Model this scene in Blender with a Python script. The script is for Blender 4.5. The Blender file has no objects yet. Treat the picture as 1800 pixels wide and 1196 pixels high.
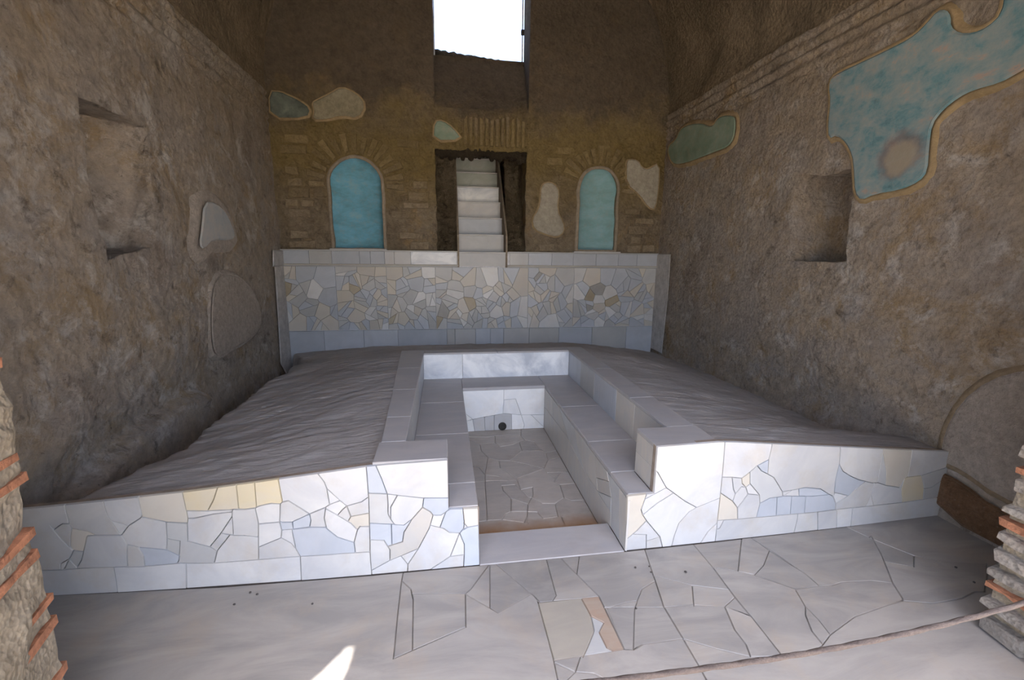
import bpy, bmesh, math, random
from mathutils import Vector, Matrix, noise
from mathutils.geometry import delaunay_2d_cdt
random.seed(7)
SC = bpy.context.scene
COL = SC.collection

# ------------------------------------------------------------------ camera
YAW, PITCH, ROLL, FPX = 0.15323, 0.19603, 0.01145, 769.8
CAM = Vector((0, 0, 1.6))
def _rot():
    cy, sy = math.cos(YAW), math.sin(YAW); cp, sp = math.cos(PITCH), math.sin(PITCH); cr, sr = math.cos(ROLL), math.sin(ROLL)
    B = Matrix(((1, 0, 0), (0, 0, -1), (0, 1, 0)))
    Ry = Matrix(((cy, 0, -sy), (0, 1, 0), (sy, 0, cy)))
    Rx = Matrix(((1, 0, 0), (0, cp, -sp), (0, sp, cp)))
    Rz = Matrix(((cr, -sr, 0), (sr, cr, 0), (0, 0, 1)))
    return Rz @ Rx @ Ry @ B
MR = _rot()
cd = bpy.data.cameras.new('camera'); cam = bpy.data.objects.new('camera', cd); COL.objects.link(cam)
cd.sensor_width = 36; cd.lens = FPX / 1800 * 36; cd.clip_start = 0.02
cam.matrix_world = Matrix.Translation(CAM) @ Matrix((MR[0], -MR[1], -MR[2])).transposed().to_4x4()
SC.camera = cam

# ------------------------------------------------------------------ sky, sun, exposure
SUN_DIR = Vector((0.1, 1.0, -3.49)).normalized()
world = bpy.data.worlds.new('sky'); SC.world = world; world.use_nodes = True
wn = world.node_tree.nodes; wl = world.node_tree.links
sky = wn.new('ShaderNodeTexSky'); sky.sky_type = 'NISHITA'; sky.sun_disc = False
sky.sun_elevation = math.radians(74); sky.sun_rotation = math.radians(180); sky.air_density = 0.9; sky.dust_density = 5.0
wl.new(sky.outputs[0], wn['Background'].inputs[0]); wn['Background'].inputs[1].default_value = 1.0
sd = bpy.data.lights.new('sun', 'SUN'); sun = bpy.data.objects.new('sun', sd); COL.objects.link(sun)
sd.energy = 18.0; sd.angle = math.radians(0.5); sd.color = (1.0, 0.95, 0.87)
sun.rotation_euler = SUN_DIR.to_track_quat('-Z', 'Y').to_euler(); sun.location = (0, -6, 12)
vs = SC.view_settings
vs.view_transform = 'Standard'; vs.look = 'None'; vs.gamma = 1.0; vs.use_curve_mapping = False
vs.exposure = 0.24

# ------------------------------------------------------------------ picking points on real planes
def ray(x, y): return MR.transposed() @ Vector((x - 900, y - 598, FPX))
def on_z(x, y, z=0.0):
    d = ray(x, y); return CAM + d * ((z - CAM.z) / d.z)
def on_y(x, y, Y):
    d = ray(x, y); return CAM + d * (Y / d.y)
def on_x(x, y, X):
    d = ray(x, y); return CAM + d * (X / d.x)
def tr(T, pts): return [(T[0] + x * T[2], T[1] + y * T[2]) for x, y in pts]

XL, XR, YB, ZS = -2.05, 3.05, 6.05, 3.46      # side walls, back wall, spring line of the vault
XC, RV = 0.5, 2.55

# ------------------------------------------------------------------ materials
def mat_new(name):
    m = bpy.data.materials.new(name); m.use_nodes = True
    nt = m.node_tree; b = nt.nodes['Principled BSDF']
    return m, nt, nt.nodes, nt.links, b
def N(nodes, t, **kw):
    n = nodes.new(t)
    for k, v in kw.items(): setattr(n, k, v)
    return n
def noise_node(nodes, links, vec, scale, detail=6, rough=0.6, dist=0.0):
    n = N(nodes, 'ShaderNodeTexNoise'); n.inputs['Scale'].default_value = scale; n.inputs['Detail'].default_value = detail
    n.inputs['Roughness'].default_value = rough; n.inputs['Distortion'].default_value = dist
    links.new(vec, n.inputs['Vector']); return n
def ramp(nodes, links, fac, stops):
    r = N(nodes, 'ShaderNodeValToRGB'); links.new(fac, r.inputs[0]); e = r.color_ramp.elements
    while len(e) < len(stops): e.new(0.5)
    for i, (p, c) in enumerate(stops):
        e[i].position = p; e[i].color = (*c, 1) if len(c) == 3 else c
    return r
def mixc(nodes, links, fac, a, b, mode='MIX'):
    m = N(nodes, 'ShaderNodeMix', data_type='RGBA', blend_type=mode)
    for sock, v in ((m.inputs[0], fac), (m.inputs[6], a), (m.inputs[7], b)):
        if isinstance(v, (int, float)): sock.default_value = v
        elif isinstance(v, tuple): sock.default_value = (*v, 1)
        else: links.new(v, sock)
    return m.outputs[2]
def bumpn(nodes, links, h, strength, dist, prev=None):
    b = N(nodes, 'ShaderNodeBump'); b.inputs['Strength'].default_value = strength; b.inputs['Distance'].default_value = dist
    links.new(h, b.inputs['Height'])
    if prev: links.new(prev, b.inputs['Normal'])
    return b.outputs[0]
def obj_vec(nodes, links, spread=9.0):
    g = N(nodes, 'ShaderNodeNewGeometry'); o = N(nodes, 'ShaderNodeObjectInfo')
    mul = N(nodes, 'ShaderNodeVectorMath', operation='MULTIPLY_ADD')
    comb = N(nodes, 'ShaderNodeCombineXYZ')
    for i in range(3): links.new(o.outputs['Random'], comb.inputs[i])
    links.new(comb.outputs[0], mul.inputs[0]); mul.inputs[1].default_value = (spread, spread * 2.3, spread * 1.7)
    links.new(g.outputs['Position'], mul.inputs[2])
    return mul.outputs[0], o.outputs['Random']
def marble(name, base, vein, amount=0.5, scale=3.0, rough=0.38, dirt=(0.42, 0.36, 0.29), dirt_amt=0.25, vary=0.12):
    m, nt, ns, ls, b = mat_new(name)
    v, rnd = obj_vec(ns, ls)
    mp = N(ns, 'ShaderNodeMapping'); mp.inputs['Rotation'].default_value = (0.5, 0.6, 0.7); mp.inputs['Scale'].default_value = (1, 3.2, 1)
    ls.new(v, mp.inputs['Vector'])
    n1 = noise_node(ns, ls, mp.outputs[0], scale, 8, 0.62, 1.2)
    r1 = ramp(ns, ls, n1.outputs[0], [(0.38, (0, 0, 0)), (0.62, (1, 1, 1))])
    f = N(ns, 'ShaderNodeMath', operation='MULTIPLY'); ls.new(r1.outputs[0], f.inputs[0]); f.inputs[1].default_value = amount
    c = mixc(ns, ls, f.outputs[0], base, vein)
    n2 = noise_node(ns, ls, v, 5.5, 6, 0.65)
    r2 = ramp(ns, ls, n2.outputs[0], [(0.5, (0, 0, 0)), (0.75, (1, 1, 1))])
    f2 = N(ns, 'ShaderNodeMath', operation='MULTIPLY'); ls.new(r2.outputs[0], f2.inputs[0]); f2.inputs[1].default_value = dirt_amt
    c = mixc(ns, ls, f2.outputs[0], c, dirt)
    hs = N(ns, 'ShaderNodeHueSaturation'); ls.new(c, hs.inputs['Color'])
    mr = N(ns, 'ShaderNodeMapRange'); ls.new(rnd, mr.inputs[0]); mr.inputs[3].default_value = 1 - vary; mr.inputs[4].default_value = 1 + vary * 0.5
    ls.new(mr.outputs[0], hs.inputs['Value']); ls.new(hs.outputs[0], b.inputs['Base Color'])
    b.inputs['Roughness'].default_value = rough
    n3 = noise_node(ns, ls, v, 60, 3, 0.6)
    ls.new(bumpn(ns, ls, n3.outputs[0], 0.12, 0.004), b.inputs['Normal'])
    return m
def tuff(name, cols, scale=1.0, bump=1.0, spread=0.0, fleck=(0.5, 0.46, 0.4), fleck_amt=0.35, height_tint=None, rough=0.95, rich=None):
    m, nt, ns, ls, b = mat_new(name)
    v, rnd = obj_vec(ns, ls, spread)
    n1 = noise_node(ns, ls, v, 1.3 * scale, 9, 0.68, 0.3)
    c = ramp(ns, ls, n1.outputs[0], [(0.25 + 0.5 * i / (len(cols) - 1), k) for i, k in enumerate(cols)]).outputs[0]
    n2 = noise_node(ns, ls, v, 13 * scale, 9, 0.76, 0.2)
    r2 = ramp(ns, ls, n2.outputs[0], [(0.30, (0.62, 0.60, 0.58)), (0.70, (1.30, 1.28, 1.25))])
    c = mixc(ns, ls, 0.8, c, r2.outputs[0], 'MULTIPLY')
    n4 = noise_node(ns, ls, v, 22 * scale, 5, 0.7)
    r4 = ramp(ns, ls, n4.outputs[0], [(0.6, (0, 0, 0)), (0.72, (1, 1, 1))])
    f4 = N(ns, 'ShaderNodeMath', operation='MULTIPLY'); ls.new(r4.outputs[0], f4.inputs[0]); f4.inputs[1].default_value = fleck_amt
    c = mixc(ns, ls, f4.outputs[0], c, fleck)
    if rich:
        for sc_, det, lo, hi, col, amt in rich:
            nn = noise_node(ns, ls, v, sc_, det, 0.74, 0.4)
            rr_ = ramp(ns, ls, nn.outputs[0], [(min(lo, hi), (0, 0, 0) if lo < hi else (1, 1, 1)), (max(lo, hi), (1, 1, 1) if lo < hi else (0, 0, 0))])
            ff = N(ns, 'ShaderNodeMath', operation='MULTIPLY'); ls.new(rr_.outputs[0], ff.inputs[0]); ff.inputs[1].default_value = amt
            c = mixc(ns, ls, ff.outputs[0], c, col)
    if height_tint:
        g = N(ns, 'ShaderNodeNewGeometry'); sx = N(ns, 'ShaderNodeSeparateXYZ'); ls.new(g.outputs['Position'], sx.inputs[0])
        add = N(ns, 'ShaderNodeMath', operation='MULTIPLY_ADD'); n5 = noise_node(ns, ls, v, 1.7, 6, 0.65)
        ls.new(n5.outputs[0], add.inputs[0]); add.inputs[1].default_value = 1.6; ls.new(sx.outputs[2], add.inputs[2])
        for z0, z1, z2, z3, col, amt in height_tint:
            r5 = N(ns, 'ShaderNodeMapRange'); ls.new(add.outputs[0], r5.inputs[0]); r5.inputs[1].default_value = z0 + 0.8; r5.inputs[2].default_value = z1 + 0.8; r5.inputs[4].default_value = amt
            r6 = N(ns, 'ShaderNodeMapRange'); ls.new(add.outputs[0], r6.inputs[0]); r6.inputs[1].default_value = z2 + 0.8; r6.inputs[2].default_value = z3 + 0.8; r6.inputs[3].default_value = 1; r6.inputs[4].default_value = 0
            f5 = N(ns, 'ShaderNodeMath', operation='MULTIPLY'); ls.new(r5.outputs[0], f5.inputs[0]); ls.new(r6.outputs[0], f5.inputs[1])
            tc = mixc(ns, ls, 0.75, col, r2.outputs[0], 'MULTIPLY')
            c = mixc(ns, ls, f5.outputs[0], c, tc)
    hs = N(ns, 'ShaderNodeHueSaturation'); ls.new(c, hs.inputs['Color'])
    mr = N(ns, 'ShaderNodeMapRange'); ls.new(rnd, mr.inputs[0]); k = 0.14 if spread else 0.0
    mr.inputs[3].default_value = 1 - k; mr.inputs[4].default_value = 1 + k
    ls.new(mr.outputs[0], hs.inputs['Value']); ls.new(hs.outputs[0], b.inputs['Base Color'])
    b.inputs['Roughness'].default_value = rough; b.inputs['Specular IOR Level'].default_value = 0.2
    vo = N(ns, 'ShaderNodeTexVoronoi'); vo.inputs['Scale'].default_value = 26 * scale; ls.new(v, vo.inputs['Vector'])
    nb = bumpn(ns, ls, n2.outputs[0], 0.8 * bump, 0.08)
    nb = bumpn(ns, ls, n4.outputs[0], 0.7 * bump, 0.03, nb)
    nb = bumpn(ns, ls, vo.outputs['Distance'], 0.3 * bump, 0.012, nb)
    ls.new(nb, b.inputs['Normal'])
    return m
def plain(name, col, rough=0.7, metal=0.0, bump=0.0, var=0.25, scale=14):
    m, nt, ns, ls, b = mat_new(name)
    v, rnd = obj_vec(ns, ls)
    n = noise_node(ns, ls, v, scale, 7, 0.68)
    lo = tuple(c * (1 - var) for c in col); hi = tuple(min(1, c * (1 + var)) for c in col)
    ls.new(ramp(ns, ls, n.outputs[0], [(0.3, lo), (0.7, hi)]).outputs[0], b.inputs['Base Color'])
    b.inputs['Roughness'].default_value = rough; b.inputs['Metallic'].default_value = metal
    if bump: ls.new(bumpn(ns, ls, n.outputs[0], bump, 0.02), b.inputs['Normal'])
    return m

M = {}
M['white'] = marble('marble_white', (0.59, 0.58, 0.565), (0.45, 0.455, 0.475), 0.65, 2.6, vary=0.12, dirt=(0.46, 0.38, 0.27), dirt_amt=0.4)
M['cream'] = marble('marble_cream', (0.58, 0.53, 0.45), (0.54, 0.52, 0.48), 0.5, 3.0, vary=0.10)
M['yellow'] = marble('marble_yellow', (0.60, 0.52, 0.36), (0.58, 0.53, 0.44), 0.7, 4.0, vary=0.06)
M['bright'] = marble('marble_bright', (0.84, 0.83, 0.81), (0.66, 0.68, 0.71), 0.55, 3.0, vary=0.08, dirt=(0.6, 0.52, 0.42), dirt_amt=0.3)
M['blue'] = marble('marble_blue', (0.48, 0.505, 0.55), (0.40, 0.425, 0.465), 0.6, 3.0, vary=0.10, dirt_amt=0.12)
M['grey'] = marble('marble_grey', (0.49, 0.49, 0.48), (0.41, 0.41, 0.42), 0.6, 3.0, vary=0.12)
M['tan'] = marble('marble_tan', (0.58, 0.53, 0.46), (0.53, 0.51, 0.48), 0.6, 4.0, vary=0.15)
M['dark'] = marble('marble_dark', (0.30, 0.29, 0.27), (0.38, 0.37, 0.36), 0.6, 5.0, vary=0.12)
M['brown'] = marble('marble_brown', (0.38, 0.31, 0.21), (0.42, 0.38, 0.3), 0.6, 5.0, vary=0.15)
M['veined'] = marble('marble_veined', (0.88, 0.89, 0.90), (0.42, 0.46, 0.53), 0.8, 2.0, vary=0.05, dirt_amt=0.1)
M['dusty_dim'] = marble('marble_dusty_dim', (0.43, 0.41, 0.405), (0.36, 0.35, 0.365), 0.7, 2.2, rough=0.5, vary=0.06, dirt=(0.36, 0.31, 0.27), dirt_amt=0.4)  # dusty tops, darkened to paint in the weaker light on level faces
M['floorm'] = marble('marble_floor', (0.35, 0.328, 0.305), (0.255, 0.242, 0.232), 0.95, 1.6, rough=0.42, vary=0.07, dirt=(0.38, 0.31, 0.24), dirt_amt=0.5)
M['poolfl'] = marble('marble_basin_floor', (0.48, 0.435, 0.39), (0.39, 0.36, 0.335), 0.6, 4, rough=0.55, vary=0.16, dirt=(0.33, 0.27, 0.22), dirt_amt=0.5)
def stain(m, col, y0, y1, amt):
    nt = m.node_tree; ns, ls = nt.nodes, nt.links; b = ns['Principled BSDF']; src = b.inputs['Base Color'].links[0].from_socket
    g = N(ns, 'ShaderNodeNewGeometry'); sx = N(ns, 'ShaderNodeSeparateXYZ'); ls.new(g.outputs['Position'], sx.inputs[0])
    n = noise_node(ns, ls, g.outputs['Position'], 6, 6, 0.7); ad = N(ns, 'ShaderNodeMath', operation='MULTIPLY_ADD'); ls.new(n.outputs[0], ad.inputs[0]); ad.inputs[1].default_value = 0.16; ls.new(sx.outputs[1], ad.inputs[2])
    mr = N(ns, 'ShaderNodeMapRange'); ls.new(ad.outputs[0], mr.inputs[0]); mr.inputs[1].default_value = y0 + .08; mr.inputs[2].default_value = y1 + .08; mr.inputs[3].default_value = amt; mr.inputs[4].default_value = 0
    ls.new(mixc(ns, ls, mr.outputs[0], src, col), b.inputs['Base Color'])
stain(M['poolfl'], (0.30, 0.14, 0.045), 2.40, 2.56, 0.95)
M['joint'] = plain('joint_mortar', (0.30, 0.24, 0.19), 0.95, bump=0.3)
M['grout'] = plain('pale_grout', (0.70, 0.70, 0.72), 0.95, bump=0.3)
M['jointdark'] = plain('dark_joint', (0.10, 0.088, 0.08), 0.95, bump=0.3)
WARM = [(0.36, 0.30, 0.25), (0.46, 0.39, 0.33), (0.54, 0.48, 0.425), (0.57, 0.48, 0.38), (0.58, 0.535, 0.50), (0.68, 0.63, 0.58)]
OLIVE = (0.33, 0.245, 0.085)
RICH = [(2.1, 10, 0.52, 0.66, (0.48, 0.33, 0.16), 0.75), (4.2, 12, 0.53, 0.64, (0.78, 0.73, 0.68), 0.8), (7.0, 10, 0.44, 0.31, (0.16, 0.125, 0.10), 0.8), (34, 6, 0.38, 0.29, (0.10, 0.08, 0.06), 0.8)]
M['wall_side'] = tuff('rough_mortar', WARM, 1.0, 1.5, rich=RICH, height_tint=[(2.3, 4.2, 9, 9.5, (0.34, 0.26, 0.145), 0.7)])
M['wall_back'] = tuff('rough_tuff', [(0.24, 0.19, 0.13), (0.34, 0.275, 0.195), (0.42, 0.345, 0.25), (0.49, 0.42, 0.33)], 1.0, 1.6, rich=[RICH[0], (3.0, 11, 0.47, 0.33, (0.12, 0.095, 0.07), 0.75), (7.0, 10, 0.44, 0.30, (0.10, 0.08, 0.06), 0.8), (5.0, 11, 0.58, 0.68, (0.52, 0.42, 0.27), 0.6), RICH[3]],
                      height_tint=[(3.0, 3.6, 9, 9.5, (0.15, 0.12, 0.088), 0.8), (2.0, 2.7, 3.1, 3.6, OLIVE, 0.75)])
M['vault'] = tuff('vault_rubble', [(0.17, 0.135, 0.09), (0.26, 0.205, 0.135), (0.34, 0.265, 0.175), (0.42, 0.34, 0.24)], 1.1, 1.6)
M['block'] = tuff('tuff_block', [(0.29, 0.23, 0.155), (0.385, 0.31, 0.215), (0.46, 0.375, 0.27), (0.44, 0.375, 0.29)], 1.5, 1.0, spread=7,
                  height_tint=[(2.0, 2.7, 3.1, 3.6, OLIVE, 0.65)])
M['mortar'] = tuff('smooth_mortar', [(0.25, 0.21, 0.165), (0.31, 0.26, 0.20), (0.35, 0.30, 0.24)], 1.2, 0.35, fleck_amt=0.1)
M['mortar_ochre'] = tuff('ochre_mortar', [(0.26, 0.19, 0.10), (0.32, 0.24, 0.14), (0.34, 0.27, 0.18)], 1.2, 0.35, fleck_amt=0.1)
M['plaster'] = tuff('pale_plaster', [(0.30, 0.275, 0.23), (0.36, 0.335, 0.28), (0.39, 0.365, 0.32)], 1.2, 0.3, fleck_amt=0.15)
M['plaster_grey'] = tuff('grey_plaster', [(0.42, 0.41, 0.41), (0.50, 0.49, 0.49), (0.55, 0.53, 0.51)], 0.8, 0.35, fleck_amt=0.15)
M['plaster_dim'] = tuff('brown_plaster', [(0.44, 0.39, 0.355), (0.53, 0.475, 0.435), (0.60, 0.55, 0.505)], 1.3, 0.6, fleck_amt=0.15)
M['mortar_wall'] = tuff('grey_brown_mortar', [(0.40, 0.35, 0.305), (0.47, 0.415, 0.365), (0.53, 0.48, 0.43)], 1.6, 0.8)
M['brown_mortar'] = tuff('brown_mortar', [(0.20, 0.15, 0.10), (0.26, 0.20, 0.135), (0.30, 0.235, 0.165)], 1.6, 0.5, fleck_amt=0.1)
M['rubble'] = tuff('dark_rubble', [(0.13, 0.10, 0.065), (0.24, 0.19, 0.125), (0.37, 0.30, 0.21)], 2.6, 2.4, rich=[(9.0, 8, 0.46, 0.34, (0.06, 0.048, 0.033), 0.85)])
M['jamb'] = tuff('jamb_mortar', [(0.46, 0.38, 0.27), (0.56, 0.47, 0.35), (0.63, 0.54, 0.42), (0.52, 0.47, 0.41)], 2.2, 1.5)
M['jambstone'] = tuff('jamb_stone', [(0.50, 0.44, 0.38), (0.60, 0.54, 0.48), (0.68, 0.63, 0.57)], 2.2, 1.4, spread=6)
M['brick'] = plain('orange_brick', (0.40, 0.17, 0.09), 0.9, bump=1.0, var=0.5, scale=22)
M['iron'] = plain('dark_iron', (0.05, 0.045, 0.04), 0.6, 0.5)
M['rope'] = plain('brown_rope', (0.11, 0.085, 0.075), 0.85, bump=0.6, scale=120)
M['pebble'] = plain('dark_pebble', (0.07, 0.06, 0.055), 0.9, bump=0.5)
M['frame'] = plain('pale_metal', (0.7, 0.72, 0.75), 0.4)
M['ground'] = tuff('sunlit_earth', [(0.42, 0.37, 0.31), (0.50, 0.45, 0.38), (0.56, 0.51, 0.44)], 0.6, 0.3)

def bed_material():
    m, nt, ns, ls, b = mat_new('mortar_bed')
    v, _ = obj_vec(ns, ls, 0.0)
    mp = N(ns, 'ShaderNodeMapping'); mp.inputs['Rotation'].default_value = (0, 0, -0.45); mp.inputs['Scale'].default_value = (1.2, 7.5, 3); ls.new(v, mp.inputs['Vector'])
    n1 = noise_node(ns, ls, mp.outputs[0], 2.6, 9, 0.68, 0.5)
    n0 = noise_node(ns, ls, v, 1.2, 7, 0.65)
    c = ramp(ns, ls, n0.outputs[0], [(0.3, (0.50, 0.46, 0.44)), (0.5, (0.59, 0.55, 0.53)), (0.7, (0.67, 0.63, 0.61))]).outputs[0]
    r = ramp(ns, ls, n1.outputs[0], [(0.35, (0.82, 0.81, 0.8)), (0.7, (1.15, 1.13, 1.12))])
    c = mixc(ns, ls, 0.7, c, r.outputs[0], 'MULTIPLY'); ls.new(c, b.inputs['Base Color'])
    n2 = noise_node(ns, ls, v, 24, 6, 0.7)
    nb = bumpn(ns, ls, n1.outputs[0], 1.0, 0.08); nb = bumpn(ns, ls, n2.outputs[0], 0.5, 0.02, nb)
    ls.new(nb, b.inputs['Normal']); b.inputs['Roughness'].default_value = 0.85
    return m
M['bed'] = bed_material()

def paint_material(name, cols, scale, stretch=(1, 1, 1), discs=(), wear=(0.5, 0.47, 0.42), wear_amt=0.5):
    m, nt, ns, ls, b = mat_new(name)
    g = N(ns, 'ShaderNodeNewGeometry')
    mp = N(ns, 'ShaderNodeMapping'); mp.inputs['Scale'].default_value = stretch; ls.new(g.outputs['Position'], mp.inputs['Vector'])
    n1 = noise_node(ns, ls, mp.outputs[0], scale, 11, 0.7, 0.25)
    c = ramp(ns, ls, n1.outputs[0], [(0.27 + 0.46 * i / (len(cols) - 1), k) for i, k in enumerate(cols)]).outputs[0]
    for ctr, rad, col, amt in discs:
        d = N(ns, 'ShaderNodeVectorMath', operation='DISTANCE'); ls.new(g.outputs['Position'], d.inputs[0]); d.inputs[1].default_value = ctr
        nn = noise_node(ns, ls, g.outputs['Position'], 9, 4, 0.6)
        ad = N(ns, 'ShaderNodeMath', operation='MULTIPLY_ADD'); ls.new(nn.outputs[0], ad.inputs[0]); ad.inputs[1].default_value = rad * 0.9; ls.new(d.outputs['Value'], ad.inputs[2])
        mr = N(ns, 'ShaderNodeMapRange'); ls.new(ad.outputs[0], mr.inputs[0]); mr.inputs[1].default_value = rad * 1.25; mr.inputs[2].default_value = rad * 1.6; mr.inputs[3].default_value = amt; mr.inputs[4].default_value = 0
        c = mixc(ns, ls, mr.outputs[0], c, col)
    n2 = noise_node(ns, ls, g.outputs['Position'], 14, 7, 0.72)
    r2 = ramp(ns, ls, n2.outputs[0], [(0.5, (0, 0, 0)), (0.72, (1, 1, 1))])
    f = N(ns, 'ShaderNodeMath', operation='MULTIPLY'); ls.new(r2.outputs[0], f.inputs[0]); f.inputs[1].default_value = wear_amt
    c = mixc(ns, ls, f.outputs[0], c, wear); ls.new(c, b.inputs['Base Color'])
    b.inputs['Roughness'].default_value = 0.85
    ls.new(bumpn(ns, ls, n2.outputs[0], 0.3, 0.012), b.inputs['Normal'])
    return m

# ------------------------------------------------------------------ object helpers
def link(name, verts, faces, mat, parent=None, smooth=False):
    me = bpy.data.meshes.new(name); me.from_pydata([tuple(v) for v in verts], [], faces); me.update()
    if mat: me.materials.append(mat)
    if smooth: me.polygons.foreach_set('use_smooth', [True] * len(me.polygons))
    o = bpy.data.objects.new(name, me); COL.objects.link(o)
    if parent: o.parent = parent
    return o
def tag(o, label, cat=None, group=None, kind=None):
    if label: o['label'] = label
    if cat: o['category'] = cat
    if group: o['group'] = group
    if kind: o['kind'] = kind
    return o
def empty(name, loc):
    o = bpy.data.objects.new(name, None); COL.objects.link(o); o.location = loc; o.empty_display_size = 0.2
    bpy.context.view_layer.update(); return o
def reparent(o, p):
    o.parent = p; o.matrix_parent_inverse = Matrix.Translation(-p.location); return o
def fix_normals(o):
    bm = bmesh.new(); bm.from_mesh(o.data); bmesh.ops.recalc_face_normals(bm, faces=bm.faces); bm.to_mesh(o.data); bm.free(); return o
def box(name, lo, hi, mat, parent=None, bevel=0.004, taper=None):
    x0, y0, z0 = lo; x1, y1, z1 = hi
    bm = bmesh.new()
    vs_ = [bm.verts.new(p) for p in ((x0, y0, z0), (x1, y0, z0), (x1, y1, z0), (x0, y1, z0), (x0, y0, z1), (x1, y0, z1), (x1, y1, z1), (x0, y1, z1))]
    if taper:
        for i, dlt in taper.items(): vs_[i].co += Vector(dlt)
    for f in ((0, 3, 2, 1), (4, 5, 6, 7), (0, 1, 5, 4), (1, 2, 6, 5), (2, 3, 7, 6), (3, 0, 4, 7)): bm.faces.new([vs_[i] for i in f])
    if bevel: bmesh.ops.bevel(bm, geom=list(bm.edges), offset=bevel, segments=1, affect='EDGES')
    me = bpy.data.meshes.new(name); bm.to_mesh(me); bm.free(); me.materials.append(mat)
    o = bpy.data.objects.new(name, me); COL.objects.link(o)
    if parent: reparent(o, parent)
    return o
def area(p): return 0.5 * sum(p[i][0] * p[(i + 1) % len(p)][1] - p[(i + 1) % len(p)][0] * p[i][1] for i in range(len(p)))
def inside(x, y, poly):
    r = False; n = len(poly); j = n - 1
    for i in range(n):
        xi, yi = poly[i]; xj, yj = poly[j]
        if (yi > y) != (yj > y) and x < (xj - xi) * (y - yi) / (yj - yi) + xi: r = not r
        j = i
    return r
def inset(poly, g):
    n = len(poly); out = []
    for i in range(n):
        a, b, c = Vector(poly[i - 1]), Vector(poly[i]), Vector(poly[(i + 1) % n])
        d1, d2 = (b - a), (c - b)
        if d1.length < 1e-9 or d2.length < 1e-9: out.append(tuple(b)); continue
        n1 = Vector((-d1.y, d1.x)).normalized(); n2 = Vector((-d2.y, d2.x)).normalized()
        h = n1 + n2
        if h.length < 1e-6: out.append(tuple(b + n1 * g)); continue
        h.normalize(); k = g / max(0.45, h.dot(n1)); out.append(tuple(b + h * k))
    return out
def clean(poly, eps=0.002):
    out = []
    for p in poly:
        if not out or (Vector(p) - Vector(out[-1])).length > eps: out.append(p)
    while len(out) > 2 and (Vector(out[0]) - Vector(out[-1])).length <= eps: out.pop()
    return out
def piece(name, poly, fmap, thick, mat, parent, gap=0.003, depth=0.0):
    """one stone: polygon (u,v) counter-clockwise, groove wall from the backing up to an inset face"""
    poly = clean(poly)
    if len(poly) < 3: return None
    if area(poly) < 0: poly = poly[::-1]
    top = inset(poly, gap)
    n = len(poly)
    vs_ = [fmap(u, v, depth) for u, v in poly] + [fmap(u, v, thick) for u, v in top]
    fc = [tuple(range(n, 2 * n))] + [(i, (i + 1) % n, n + (i + 1) % n, n + i) for i in range(n)]
    o = link(name, vs_, fc, mat)
    me = o.data
    nrm = (fmap(0, 0, 1) - fmap(0, 0, 0))
    if me.polygons[0].normal.dot(nrm) < 0: me.flip_normals()
    o.parent = parent
    if parent and parent.type == 'EMPTY': o.matrix_parent_inverse = Matrix.Translation(-parent.location)
    return o
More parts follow.
